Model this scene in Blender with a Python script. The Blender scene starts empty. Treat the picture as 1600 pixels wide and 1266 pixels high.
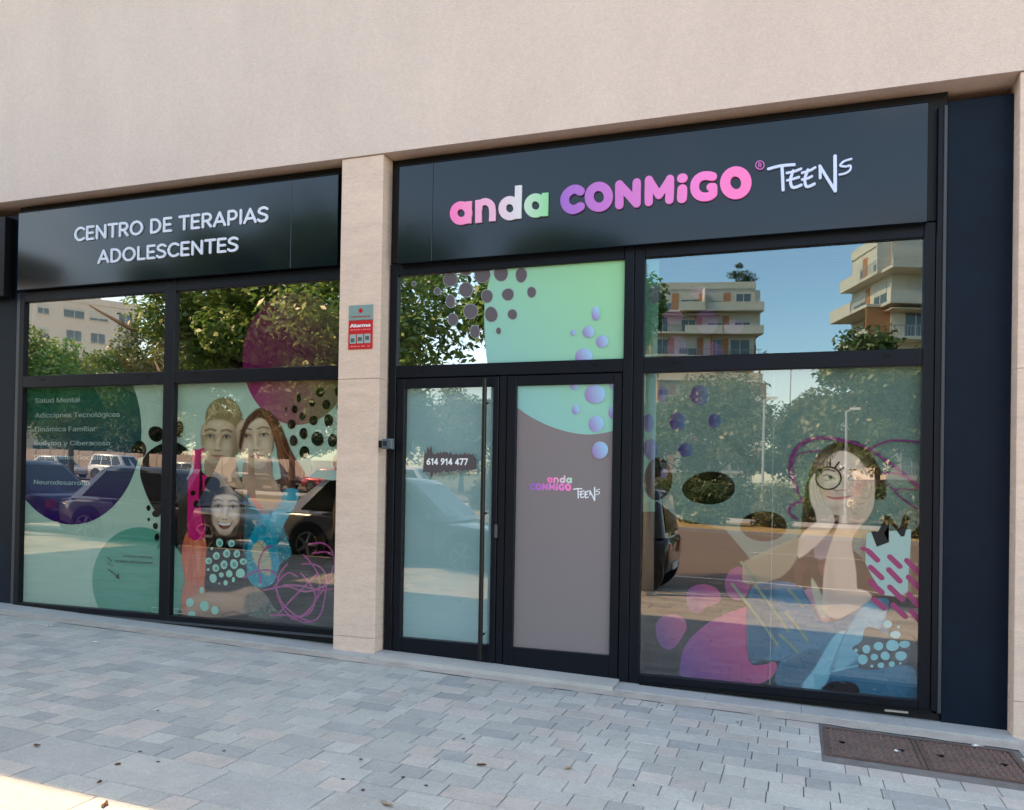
import bpy, bmesh, math, random
import numpy as np
from mathutils import Vector, Matrix
R = math.radians
sc = bpy.context.scene
col = sc.collection

# ------------------------------------------------------------------ camera
CAM = np.array([1.026948, -5.93619, 1.498])
YAW, PITCH, ROLL, FPX, CY = .3338, .0095, .017, 1278.734, 740.4736
cF = np.array([-math.sin(YAW)*math.cos(PITCH), math.cos(YAW)*math.cos(PITCH), math.sin(PITCH)])
cR0 = np.array([math.cos(YAW), math.sin(YAW), 0.0]); cU0 = np.cross(cR0, cF)
cR = cR0*math.cos(ROLL)+cU0*math.sin(ROLL); cU = -cR0*math.sin(ROLL)+cU0*math.cos(ROLL)
cam = bpy.data.cameras.new('Camera'); camo = bpy.data.objects.new('Camera', cam); col.objects.link(camo)
m = Matrix.Identity(4)
for i in range(3):
    m[i][0] = cR[i]; m[i][1] = cU[i]; m[i][2] = -cF[i]; m[i][3] = CAM[i]
camo.matrix_world = m
cam.sensor_fit = 'HORIZONTAL'; cam.sensor_width = 36.0
cam.lens = FPX/1600*36.0
cam.shift_y = (CY-633.0)/1600
cam.clip_start = .05; cam.clip_end = 3000
sc.camera = camo

# ------------------------------------------------------------------ light
SUN_EL = R(43); SUN_TH = R(25.9)               # sun behind the building, from the left
sdir = Vector((-math.cos(SUN_EL)*math.cos(SUN_TH), math.cos(SUN_EL)*math.sin(SUN_TH), math.sin(SUN_EL)))
w = bpy.data.worlds.new('World'); sc.world = w; w.use_nodes = True
nt = w.node_tree; nt.nodes.clear()
out = nt.nodes.new('ShaderNodeOutputWorld'); bg = nt.nodes.new('ShaderNodeBackground')
sky = nt.nodes.new('ShaderNodeTexSky'); sky.sky_type = 'NISHITA'; sky.sun_disc = False
sky.sun_elevation = SUN_EL
sky.sun_rotation = math.atan2(sdir.x, sdir.y)
sky.dust_density = 1.0; sky.ozone_density = 1.0
# a few small cumulus clouds
tc = nt.nodes.new('ShaderNodeTexCoord'); mp = nt.nodes.new('ShaderNodeMapping'); mp.inputs['Scale'].default_value = (3.2, 3.2, 9)
nz = nt.nodes.new('ShaderNodeTexNoise'); nz.inputs['Scale'].default_value = 1.6; nz.inputs['Detail'].default_value = 7; nz.inputs['Roughness'].default_value = .58
rp = nt.nodes.new('ShaderNodeValToRGB'); rp.color_ramp.elements[0].position = .62; rp.color_ramp.elements[1].position = .70
mx = nt.nodes.new('ShaderNodeMixRGB'); mx.inputs[2].default_value = (9, 8.8, 8.6, 1)
nt.links.new(tc.outputs['Generated'], mp.inputs[0]); nt.links.new(mp.outputs[0], nz.inputs[0]); nt.links.new(nz.outputs[0], rp.inputs[0])
nt.links.new(rp.outputs[0], mx.inputs[0]); nt.links.new(sky.outputs[0], mx.inputs[1])
tint = nt.nodes.new('ShaderNodeMixRGB'); tint.blend_type = 'MULTIPLY'; tint.inputs[0].default_value = 1; tint.inputs[2].default_value = (1.12, 1.0, .84, 1)
nt.links.new(mx.outputs[0], tint.inputs[1]); nt.links.new(tint.outputs[0], bg.inputs[0]); bg.inputs[1].default_value = .15
nt.links.new(bg.outputs[0], out.inputs[0])
sl = bpy.data.lights.new('Sun', 'SUN'); sl.energy = 2.9; sl.angle = R(.53); sl.color = (1, .66, .36)
so = bpy.data.objects.new('Sun', sl); col.objects.link(so)
so.rotation_euler = (-sdir).to_track_quat('-Z', 'Y').to_euler()
sc.view_settings.view_transform = 'Standard'; sc.view_settings.look = 'None'
sc.view_settings.exposure = 2.26; sc.view_settings.gamma = 1.0; sc.view_settings.use_curve_mapping = False
sc.cycles.use_denoising = True
sc.cycles.max_bounces = 8; sc.cycles.transparent_max_bounces = 24; sc.cycles.glossy_bounces = 4
sc.cycles.caustics_reflective = False; sc.cycles.caustics_refractive = False

# ------------------------------------------------------------------ survey helpers
def ray(px, py): return cF+cR*(px-800)/FPX+cU*(CY-py)/FPX
def onY(px, py, y=0.0):                       # point of a facade-parallel plane surveyed from the photograph
    d = ray(px, py); p = CAM+d*(y-CAM[1])/d[1]; return float(p[0]), float(p[2])
GX, G0 = -.029, .031                          # the street falls 2.9 % to the right
def zg(x): return G0+GX*x
def onG(px, py):
    d = ray(px, py); t = (G0+GX*CAM[0]-CAM[2])/(d[2]-GX*d[0]); p = CAM+d*t; return float(p[0]), float(p[1])

# ------------------------------------------------------------------ materials
def lin(c):
    return tuple(((v/255)/12.92 if v/255 <= .04045 else ((v/255+.055)/1.055)**2.4) for v in c)
MATS = {}
def mat(name, color=(.5, .5, .5), rough=.6, spec=.5, metal=0, noise=None, bump=None, coat=0, attr=None, alpha_attr=False, emit=None):
    if name in MATS: return MATS[name]
    M = bpy.data.materials.new(name); M.use_nodes = True; MATS[name] = M
    n = M.node_tree; b = n.nodes['Principled BSDF']
    b.inputs['Base Color'].default_value = (*color, 1); b.inputs['Roughness'].default_value = rough
    b.inputs['Metallic'].default_value = metal; b.inputs['Specular IOR Level'].default_value = spec
    b.inputs['Coat Weight'].default_value = coat; b.inputs['Coat Roughness'].default_value = .03
    src = None
    if attr:
        a = n.nodes.new('ShaderNodeAttribute'); a.attribute_name = attr; src = a.outputs['Color']
        n.links.new(src, b.inputs['Base Color'])
    tcn = n.nodes.new('ShaderNodeTexCoord')
    if noise:                                 # list of (scale, amount, detail[, stretch])
        for q in noise:
            s, am, det = q[:3]
            t = n.nodes.new('ShaderNodeTexNoise'); t.inputs['Scale'].default_value = s; t.inputs['Detail'].default_value = det; t.inputs['Roughness'].default_value = .65
            if len(q) > 3:
                mpn = n.nodes.new('ShaderNodeMapping'); mpn.inputs['Scale'].default_value = q[3]
                n.links.new(tcn.outputs['Object'], mpn.inputs[0]); n.links.new(mpn.outputs[0], t.inputs[0])
            else: n.links.new(tcn.outputs['Object'], t.inputs[0])
            mr = n.nodes.new('ShaderNodeMapRange'); mr.inputs[1].default_value = .25; mr.inputs[2].default_value = .75
            mr.inputs[3].default_value = 1-am; mr.inputs[4].default_value = 1+am
            n.links.new(t.outputs[0], mr.inputs[0])
            mm = n.nodes.new('ShaderNodeMixRGB'); mm.blend_type = 'MULTIPLY'; mm.inputs[0].default_value = 1
            if src is None: mm.inputs[1].default_value = (*color, 1)
            else: n.links.new(src, mm.inputs[1])
            n.links.new(mr.outputs[0], mm.inputs[2]); src = mm.outputs[0]
        n.links.new(src, b.inputs['Base Color'])
    if bump:
        s, st, dist = bump[:3]
        t = n.nodes.new('ShaderNodeTexNoise'); t.inputs['Scale'].default_value = s; t.inputs['Detail'].default_value = 4
        if len(bump) > 3:
            mpn = n.nodes.new('ShaderNodeMapping'); mpn.inputs['Scale'].default_value = bump[3]
            n.links.new(tcn.outputs['Object'], mpn.inputs[0]); n.links.new(mpn.outputs[0], t.inputs[0])
        else: n.links.new(tcn.outputs['Object'], t.inputs[0])
        bp = n.nodes.new('ShaderNodeBump'); bp.inputs['Strength'].default_value = st; bp.inputs['Distance'].default_value = dist
        n.links.new(t.outputs[0], bp.inputs['Height']); n.links.new(bp.outputs[0], b.inputs['Normal'])
    if alpha_attr: n.links.new(a.outputs['Alpha'], b.inputs['Alpha'])
    if emit: b.inputs['Emission Color'].default_value = (*emit[0], 1); b.inputs['Emission Strength'].default_value = emit[1]
    return M

def glass_mat(name, refl, tint=(1, 1, 1), gloss=(1, 1, 1)):
    M = bpy.data.materials.new(name); M.use_nodes = True; n = M.node_tree; n.nodes.clear()
    o = n.nodes.new('ShaderNodeOutputMaterial'); g = n.nodes.new('ShaderNodeBsdfGlossy'); g.inputs['Roughness'].default_value = 0.0
    t = n.nodes.new('ShaderNodeBsdfTransparent'); t.inputs[0].default_value = (*tint, 1)
    lw = n.nodes.new('ShaderNodeLayerWeight'); lw.inputs[0].default_value = .5
    pw = n.nodes.new('ShaderNodeMath'); pw.operation = 'POWER'; pw.inputs[1].default_value = 5
    n.links.new(lw.outputs['Facing'], pw.inputs[0])
    mr = n.nodes.new('ShaderNodeMapRange'); mr.inputs[3].default_value = refl; mr.inputs[4].default_value = 1
    g.inputs[0].default_value = (*gloss, 1)
    tcn = n.nodes.new('ShaderNodeTexCoord'); nzz = n.nodes.new('ShaderNodeTexNoise'); nzz.inputs['Scale'].default_value = 1.3; nzz.inputs['Detail'].default_value = 1
    bp = n.nodes.new('ShaderNodeBump'); bp.inputs['Strength'].default_value = .12; bp.inputs['Distance'].default_value = .004
    n.links.new(tcn.outputs['Object'], nzz.inputs[0]); n.links.new(nzz.outputs[0], bp.inputs['Height']); n.links.new(bp.outputs[0], g.inputs['Normal'])
    mxs = n.nodes.new('ShaderNodeMixShader')
    n.links.new(pw.outputs[0], mr.inputs[0]); n.links.new(mr.outputs[0], mxs.inputs[0]); n.links.new(t.outputs[0], mxs.inputs[1]); n.links.new(g.outputs[0], mxs.inputs[2]); n.links.new(mxs.outputs[0], o.inputs[0])
    MATS[name] = M; return M
def clear_mat():
    M = bpy.data.materials.new('clear_edge'); M.use_nodes = True; n = M.node_tree; n.nodes.clear()
    o = n.nodes.new('ShaderNodeOutputMaterial'); t = n.nodes.new('ShaderNodeBsdfTransparent'); t.inputs[0].default_value = (.96, 1, .98, 1)
    n.links.new(t.outputs[0], o.inputs[0]); return M
def leaf_mat(name):
    M = bpy.data.materials.new(name); M.use_nodes = True; n = M.node_tree; n.nodes.clear()
    o = n.nodes.new('ShaderNodeOutputMaterial'); a = n.nodes.new('ShaderNodeAttribute'); a.attribute_name = 'Col'
    d = n.nodes.new('ShaderNodeBsdfDiffuse'); t = n.nodes.new('ShaderNodeBsdfTranslucent'); g = n.nodes.new('ShaderNodeBsdfGlossy'); g.inputs['Roughness'].default_value = .45
    m1 = n.nodes.new('ShaderNodeMixShader'); m1.inputs[0].default_value = .4; m2 = n.nodes.new('ShaderNodeMixShader'); m2.inputs[0].default_value = .06
    n.links.new(a.outputs['Color'], d.inputs[0]); n.links.new(a.outputs['Color'], t.inputs[0])
    n.links.new(d.outputs[0], m1.inputs[1]); n.links.new(t.outputs[0], m1.inputs[2]); n.links.new(m1.outputs[0], m2.inputs[1]); n.links.new(g.outputs[0], m2.inputs[2]); n.links.new(m2.outputs[0], o.inputs[0])
    return M
def film_mat(name):                            # printed vinyl; colour and coverage from the print itself
    M = bpy.data.materials.new(name); M.use_nodes = True; n = M.node_tree; n.nodes.clear()
    o = n.nodes.new('ShaderNodeOutputMaterial'); a = n.nodes.new('ShaderNodeAttribute'); a.attribute_name = 'Col'
    d = n.nodes.new('ShaderNodeBsdfDiffuse'); t = n.nodes.new('ShaderNodeBsdfTransparent'); m1 = n.nodes.new('ShaderNodeMixShader')
    n.links.new(a.outputs['Color'], d.inputs[0]); n.links.new(a.outputs['Alpha'], m1.inputs[0]); n.links.new(t.outputs[0], m1.inputs[1]); n.links.new(d.outputs[0], m1.inputs[2]); n.links.new(m1.outputs[0], o.inputs[0])
    return M

GLASS = glass_mat('window_glass', .175)
GLASS_CLEAR = glass_mat('transom_glass', .20, gloss=(.64, .88, 1))
GLASS_DOOR = glass_mat('door_glass', .15)
GLASS_TOP = glass_mat('door_transom_glass', .46, gloss=(.95, .97, 1))
GLASS_LEFT = glass_mat('left_transom_glass', .42, gloss=(1, .98, .93))
CLEAR = clear_mat(); LEAF = leaf_mat('leaf'); FILM = film_mat('printed_film')
STUCCO = mat('stucco', (.645, .51, .435), .92, .2, noise=[(.9, .05, 5), (3, .04, 5, (1, 1, .22)), (34, .06, 4), (150, .12, 3)], bump=(110, .8, .006))
STONE = mat('limestone', (.68, .51, .405), .85, .25, noise=[(2.6, .10, 6, (1, 1, 5)), (9, .09, 6, (2, 1, 7)), (70, .09, 4)], bump=(45, .5, .004, (1, 1, 3.5)))
FRAME = mat('frame_aluminium', (.0038, .005, .009), .42, .2, noise=[(5, .1, 3)])
FRAMEDARK = mat('frame_dark', (.002, .0022, .003), .55, .2)
NAVY = mat('navy_panel', (.0018, .0075, .018), .5, .16, noise=[(1.5, .2, 4), (9, .2, 5)])
SIGNM = mat('sign_gloss', (.0010, .0050, .0105), .12, .46)
BLACK = mat('plinth_black', (.004, .004, .005), .5, .3, noise=[(12, .3, 4)])
SILL = mat('sill_slate', (.40, .40, .39), .6, .4, noise=[(3, .12, 5), (45, .06, 4)], bump=(40, .15, .002))
THRESH = mat('threshold_stone', (.46, .44, .41), .6, .4, noise=[(3, .1, 5), (60, .05, 4)], bump=(50, .15, .002))
MORTAR = mat('mortar', (.44, .39, .34), .95, .1, noise=[(6, .2, 6), (60, .12, 4)], bump=(30, .5, .008))
PAVER = mat('paver', (.3, .3, .3), .85, .25, noise=[(1.1, .10, 6), (5, .10, 6), (40, .08, 4), (230, .30, 2)], bump=(200, .6, .003), attr='Col')
JOINT = mat('joint_sand', (.18, .17, .16), .95, .1, noise=[(8, .25, 5)])
IRON = mat('rusty_iron', (.13, .085, .07), .7, .4, metal=.2, noise=[(5, .3, 5), (70, .25, 4)], bump=(120, .3, .002))
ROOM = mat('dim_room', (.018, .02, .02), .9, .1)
LETTER = mat('letter_paint', (.8, .8, .8), .5, .3, attr='Col')
ASPHALT = mat('asphalt', (.20, .16, .13), .9, .2, noise=[(.5, .12, 5), (60, .2, 3)], bump=(90, .4, .005))
KERB = mat('kerb_stone', (.34, .33, .32), .9, .2, noise=[(3, .1, 4)])
DRYGRASS = mat('dry_verge', (.42, .31, .14), 1, .05, noise=[(1.1, .35, 6), (14, .35, 5)], bump=(18, .9, .05))
PATH = mat('pale_path', (.42, .40, .37), .9, .1, noise=[(.8, .1, 5)])
EARTH = mat('earth', (.16, .15, .09), 1, .05, noise=[(.15, .4, 6), (3, .3, 5)])
BARK = mat('bark', (.11, .085, .065), .95, .1, noise=[(8, .35, 5, (1, 1, .25))], bump=(18, .6, .02, (1, 1, .3)))
METALGREY = mat('grey_metal', (.42, .42, .42), .45, .5, metal=.6)

# ------------------------------------------------------------------ object helpers
def link(name, me, parent=None, kind=None):
    o = bpy.data.objects.new(name, me); col.objects.link(o)
    if parent is not None: o.parent = parent
    if kind: o['kind'] = kind
    return o
def thing(name, label, cat, group=None, loc=(0, 0, 0), rz=0):
    o = bpy.data.objects.new(name, None); col.objects.link(o); o.location = loc; o.rotation_euler = (0, 0, rz); o.empty_display_size = .1
    tag(o, label, cat, group); return o
def tag(o, label, cat, group=None):
    o['label'] = label; o['category'] = cat
    if group: o['group'] = group
    return o
class MB:
    def __init__(s): s.v = []; s.f = []; s.mi = []
    def add(s, vs, fs, mi=0):
        b = len(s.v); s.v += [tuple(p) for p in vs]; s.f += [tuple(i+b for i in f) for f in fs]; s.mi += [mi]*len(fs); return s
    def box(s, x0, x1, y0, y1, z0, z1, mi=0):
        return s.add([(x0, y0, z0), (x1, y0, z0), (x1, y1, z0), (x0, y1, z0), (x0, y0, z1), (x1, y0, z1), (x1, y1, z1), (x0, y1, z1)],
                     [(0, 3, 2, 1), (4, 5, 6, 7), (0, 1, 5, 4), (1, 2, 6, 5), (2, 3, 7, 6), (3, 0, 4, 7)], mi)
    def cbox(s, x0, x1, y0, y1, z0, z1, c=.004, mi=0):      # box with chamfered vertical-plane edges facing the street (-y)
        vs = [(x0, y0+c, z0), (x1, y0+c, z0), (x1, y0+c, z1), (x0, y0+c, z1), (x0+c, y0, z0+c), (x1-c, y0, z0+c), (x1-c, y0, z1-c), (x0+c, y0, z1-c),
              (x0, y1, z0), (x1, y1, z0), (x1, y1, z1), (x0, y1, z1)]
        return s.add(vs, [(4, 5, 6, 7), (0, 1, 5, 4), (1, 2, 6, 5), (2, 3, 7, 6), (3, 0, 4, 7), (8, 9, 1, 0), (9, 10, 2, 1), (10, 11, 3, 2), (11, 8, 0, 3), (11, 10, 9, 8)], mi)
    def tube(s, pts, rads, n=8, mi=0, caps=True):
        pts = [Vector(p) for p in pts]; b = len(s.v)
        for i, p in enumerate(pts):
            d = (pts[min(i+1, len(pts)-1)]-pts[max(i-1, 0)]).normalized()
            a = d.orthogonal().normalized() if abs(d.z) < .95 else Vector((1, 0, 0)).cross(d).normalized()
            c = d.cross(a)
            for k in range(n):
                t = 2*math.pi*k/n; s.v.append(tuple(p+(a*math.cos(t)+c*math.sin(t))*rads[i]))
        for i in range(len(pts)-1):
            for k in range(n):
                k2 = (k+1) % n; s.f.append((b+i*n+k, b+i*n+k2, b+(i+1)*n+k2, b+(i+1)*n+k)); s.mi.append(mi)
        if caps:
            s.f.append(tuple(b+k for k in range(n))[::-1]); s.f.append(tuple(b+(len(pts)-1)*n+k for k in range(n))); s.mi += [mi, mi]
        return s
    def build(s, name, mats, parent=None, kind=None, smooth=False, colr=None):
        me = bpy.data.meshes.new(name); me.from_pydata(s.v, [], s.f)
        for M in (mats if isinstance(mats, (list, tuple)) else [mats]): me.materials.append(M)
        me.polygons.foreach_set('material_index', s.mi)
        if smooth: me.polygons.foreach_set('use_smooth', [True]*len(s.f))
        if colr is not None: setcol(me, colr)
        me.update(); return link(name, me, parent, kind)
def setcol(me, c):
    a = me.color_attributes.new('Col', 'FLOAT_COLOR', 'POINT'); n = len(me.vertices)
    arr = np.ones((n, 4), np.float32); c = np.asarray(c, np.float32)
    if c.ndim == 1: arr[:, :len(c)] = c
    else: arr[:, :c.shape[1]] = c
    a.data.foreach_set('color', arr.ravel())
def bx(name, M, parent, *a, kind=None): return MB().box(*a).build(name, M, parent, kind)

# ------------------------------------------------------------------ ground, pavement, street
XL, XR = -46.0, 30.0
def sheet(name, x0, x1, y0, y1, dz, M, n=1):
    vs = []; fs = []
    for i in range(n+1):
        x = x0+(x1-x0)*i/n; vs += [(x, y0, zg(x)+dz), (x, y1, zg(x)+dz)]
    for i in range(n): fs.append((2*i, 2*i+2, 2*i+3, 2*i+1))
    o = MB().add(vs, fs).build(name, M); o['kind'] = 'structure'; return o
g = MB().add([(-700, -900, -.6+.029*40), (700, -900, -.6-.029*40), (700, 400, -.6-.029*40), (-700, 400, -.6+.029*40)], [(0, 1, 2, 3)])
for i, v in enumerate(g.v): g.v[i] = (v[0], v[1], zg(v[0])-.22)
g = g.build('ground', EARTH); g['kind'] = 'structure'
PY = -5.62                                     # pavement edge
pave = MB().box(XL, XR, PY, 4.0, -.3, 0)
pave.v = [(x, y, zg(x)+(z-.0055)) for x, y, z in pave.v]
pave = pave.build('pavement', JOINT); pave['kind'] = 'structure'
kb = MB()
kb.box(XL, XR, PY-.15, PY-.002, -.3, -.004); kb.v = [(x, y, zg(x)+z) for x, y, z in kb.v]
kb = kb.build('kerb', KERB); kb['kind'] = 'structure'
sheet('road', -160, 120, -21.3, PY-.14, -.125, ASPHALT)
sheet('verge', -160, 120, -27, -21.5, -.02, DRYGRASS)
kb = MB().box(-160, 120, -21.5, -21.3, -.3, .0); kb.v = [(x, y, zg(x)+z) for x, y, z in kb.v]
kb = kb.build('kerb_opposite', KERB); kb['kind'] = 'structure'
sheet('footpath', -160, 120, -31, -27, -.01, PATH)
sheet('second_road', -160, 120, -44, -36, -.10, ASPHALT)
for i, (x0, x1, y) in enumerate([(-150, 110, -14.6)]):
    k = 0; q = MB()
    for k in range(26):
        a = x0+k*10; q.add([(a, y, zg(a)-.121), (a+4, y, zg(a+4)-.121), (a+4, y+.12, zg(a+4)-.121), (a, y+.12, zg(a)-.121)], [(0, 1, 2, 3)])
    o = q.build('lane_marking', mat('road_paint', (.62, .6, .56), .8)); o['kind'] = 'structure'
o = MB().add([(a, b, zg(a)-.120) for a, b in [(-46, -8.25), (30, -8.25), (30, -8.13), (-46, -8.13)]], [(0, 1, 2, 3)]).build('parking_line', MATS['road_paint']); o['kind'] = 'structure'

# pavers ----------------------------------------------------------------------
rnd = random.Random(4)
COVERS = [(1.205, 1.722, -1.0, -.43), (1.726, 2.243, -1.0, -.43)]
GREYS = [(186, 182, 174), (190, 187, 179), (181, 178, 172), (195, 191, 183), (187, 184, 177), (174, 172, 168), (196, 186, 178), (191, 187, 180), (200, 187, 178), (166, 165, 163)]
def tone():
    c = rnd.choice(GREYS if rnd.random() < .9 else GREYS[-2:]); k = rnd.uniform(.90, .96)
    c = [v*.74+u*.26 for v, u in zip(c, (186, 183, 177))]; k *= 1.025; return lin([c[0]*k*.985, c[1]*k*1.0, c[2]*k*1.0])
cells = []
def rowfill(y1, y0, lens, xa, xb):
    x = xa-rnd.random()*.2
    while x < xb:
        l = rnd.choice(lens); a, b = x, x+l; x = b
        clear = True
        for c in COVERS:
            if y0 < c[3]+.02 and y1 > c[2]-.02:
                if a < c[1]+.03 and b > c[0]-.03:
                    if a < c[0]-.06: b = c[0]-.02
                    elif b > c[1]+.06 and c is COVERS[1]: a = c[1]+.02
                    else: clear = False
        if clear and b-a > .05: cells.append((a, b, y0, y1))
y = -.375
while y > -2.60:
    d = .1495; rowfill(y, y-d, [.115, .165, .165, .24, .24, .29], -12, 4.2); y -= d
ys = y
rowfill(ys, ys-.345, [.578], -12+.075, 4.2); y = ys-.345
for k in range(1): rowfill(y, y-.15, [.165, .24, .2], -12, 4.2); y -= .15
rowfill(y, y-.345, [.578], -12.1, 4.2); y -= .345
while y > PY+.16:
    rowfill(y, y-.15, [.165, .24, .29], -12, 5); y -= .15
def proj(p):
    d = np.array(p)-CAM; z = d@cF
    return (800+FPX*(d@cR)/z, CY-FPX*(d@cU)/z, z) if z > .1 else (-1e4, -1e4, z)
def paver_geo(mb, a, b, y0, y1):
    g_ = .0016+rnd.random()*.0012; c = .0028; dz = rnd.uniform(-.0014, .0014); tx = rnd.uniform(-.002, .002)
    a += g_; b -= g_; y0 += g_; y1 -= g_
    def z(x): return zg(x)+dz+tx*(x-(a+b)/2)
    vs = []
    for (i, zz) in ((0, -.02), (0, -c), (c, 0)):
        for x, yy in ((a+i, y0+i), (b-i, y0+i), (b-i, y1-i), (a+i, y1-i)): vs.append((x+(rnd.uniform(-.0012, .0012)), yy+rnd.uniform(-.0012, .0012), z(x)+zz))
    fs = [(8, 9, 10, 11)]
    for k in range(4):
        j = (k+1) % 4; fs += [(k, j, 4+j, 4+k), (4+k, 4+j, 8+j, 8+k)]
    mb.add(vs, fs)
vis = []
for c in cells:
    u, v, z = proj(((c[0]+c[1])/2, (c[2]+c[3])/2, zg((c[0]+c[1])/2)))
    if -60 < u < 1660 and v < 1320: vis.append((z/math.sqrt((c[1]-c[0])*(c[3]-c[2])), c))
vis.sort(); own = set(c for _, c in vis[:300])
field = MB(); fcol = []
for c in cells:
    t = tone()
    if c in own:
        q = MB(); paver_geo(q, *c); q.build('slab' if c[1]-c[0] > .5 else 'paver', PAVER, pave, colr=t)
    else:
        paver_geo(field, *c); fcol += [t]*12
fo = field.build('paver_field', PAVER, pave, colr=np.array(fcol)); fo['kind'] = 'stuff'
o = sheet('pavement_ends', XL, -12.2, PY, 0, .0, PAVER); setcol(o.data, lin((150, 155, 160)))
o = sheet('pavement_end_right', 5.2, XR, PY, 0, .0, PAVER); setcol(o.data, lin((150, 155, 160)))

# mortar strip, slate sill, threshold ------------------------------------------
def gbox(mb, x0, x1, y0, y1, z0, z1, n=1):     # box following the street fall
    for i in range(n):
        a = x0+(x1-x0)*i/n; b = x0+(x1-x0)*(i+1)/n
        k = len(mb.v); mb.box(a, b, y0, y1, z0, z1)
        for j in range(k, len(mb.v)): v = mb.v[j]; mb.v[j] = (v[0], v[1], v[2]+zg(v[0]))
    return mb
q = MB(); nseg = 120; xs = np.linspace(-11.9, 4.2, nseg+1)
fr = [-.375+rnd.uniform(-.012, .014) for _ in xs]
for i in range(nseg):
    a, b = xs[i], xs[i+1]
    q.add([(a, fr[i], zg(a)+.001), (b, fr[i+1], zg(b)+.001), (b, -.2, zg(b)+.012), (a, -.2, zg(a)+.012)], [(0, 1, 2, 3)])
o = q.build('mortar_strip', MORTAR); o['kind'] = 'structure'

# ------------------------------------------------------------------ building
FY = -.156
ZL = 4.09; HB = 6.42
bld = thing('commercial_building', 'beige rendered building with pale stone pillars above the shopfront', 'building')
q = MB(); q.box(-40, 16, -.168, 9, ZL, HB); q.build('upper_wall', STUCCO, bld)
q = MB(); q.box(-40, -7.6, FY+.02, 9, -2, ZL-.002); q.build('side_wall', STUCCO, bld)
q = MB(); q.box(2.9, 16, FY+.02, 9, -2, ZL-.002); q.build('side_wall', STUCCO, bld)
q = MB(); q.box(-7.6, 2.9, 4.2, 9, -2, ZL-.002); q.build('rear_wall', STUCCO, bld)
# interior shell
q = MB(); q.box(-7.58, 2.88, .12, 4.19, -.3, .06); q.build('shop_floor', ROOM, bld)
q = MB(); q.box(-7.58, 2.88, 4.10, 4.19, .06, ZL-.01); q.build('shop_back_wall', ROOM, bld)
def pillar(x0, x1, zj):
    p = bpy.data.objects.new('pillar', None); col.objects.link(p); p.parent = bld
    zb = min(zg(x0), zg(x1))-.05
    for a, b in zip(zj[:-1], zj[1:]):
        q = MB(); q.cbox(x0, x1, FY, .13, a+.0012, b-.0012, .003); q.build('stone_block', STONE, p)
    return p
pillar(-2.480, -2.105, [.03, .235, 2.30, ZL-.004]); pillar(2.309, 2.90, [-.2, .20, 2.25, ZL-.004])
# slate sills, one slab after another
sillp = []
def sills(x0, x1, y0, top, n, M, nm):
    for i in range(n):
        a = x0+(x1-x0)*i/n; b = x0+(x1-x0)*(i+1)/n
        q = MB(); gbox(q, a+.0012, b-.0012, y0, .1, -.1, top); q.build(nm, M, bld)
sills(-7.6, -2.09, -.245, .022, 7, SILL, 'sill_slab')
sills(-2.088, -.168, -.262, .036, 3, THRESH, 'threshold_slab')
sills(-.166, 2.33, -.235, .018, 4, SILL, 'sill_slab')
sills(2.332, 4.2, -.235, .006, 2, SILL, 'sill_slab')

# ------------------------------------------------------------------ shopfront
ZT, ZB = 3.151, .256
def frame_bar(parent, x0, x1, z0, z1, y0=-.03, y1=.06, M=None, name='frame_bar', groove=True):
    q = MB(); q.cbox(x0, x1, y0, y1, z0, z1, .004); return q.build(name, M or FRAME, parent)
def pane(parent, x0, x1, z0, z1, M, name='pane'):
    q = MB(); q.box(x0-.01, x1+.01, 0, .008, z0-.01, z1+.01)
    q.mi = [1, 1, 0, 1, 1, 1]
    o = q.build(name, [M, CLEAR], parent); return dict(o=o, b=(x0-.008, x1+.008, z0-.008, z1+.008))
def drain(parent, px, py):
    x, z = onY(px, py, -.03); bx('drain_cap', FRAMEDARK, parent, x-.022, x+.022, -.036, -.0305, z-.006, z+.006)

WL = thing('shop_window', 'left shopfront window with dark frame, round decals and poster of three people', 'window')
frame_bar(WL, -6.10, -6.038, .19, 3.25, name='jamb'); frame_bar(WL, -6.155, -6.102, .19, 3.25, y0=-.015, M=mat('frame_light', (.05, .055, .065), .4, .4), name='jamb_trim')
frame_bar(WL, -2.56, -2.40, .19, 3.25, name='jamb', y0=.0-.02)
frame_bar(WL, -4.350, -4.236, .19, 3.25, y0=-.033, name='mullion')
for a, b in ((-6.038, -4.350), (-4.236, -2.56)):
    frame_bar(WL, a, b, .19, .256, name='bottom_rail'); frame_bar(WL, a, b, 2.323, 2.435, name='transom'); frame_bar(WL, a, b, 3.151, 3.25, name='head_rail')
bx('bottom_trim', MATS['frame_light'], WL, -6.1, -2.49, -.042, -.031, .186, .206)
for p in [(65, 593), (229, 587), (304, 584), (499, 579), (55, 946), (220, 960), (296, 967), (491, 983)]: drain(WL, *p)
PL = {'TL': pane(WL, -6.038, -4.350, 2.435, 3.151, GLASS_LEFT), 'TR': pane(WL, -4.236, -2.42, 2.435, 3.151, GLASS_LEFT),
      'BL': pane(WL, -6.038, -4.350, .256, 2.323, GLASS), 'BR': pane(WL, -4.236, -2.42, .256, 2.323, GLASS)}
q = MB(); q.box(-6.15, -2.46, .005, .1, -.05, .188); q.build('plinth', BLACK, WL)

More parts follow.
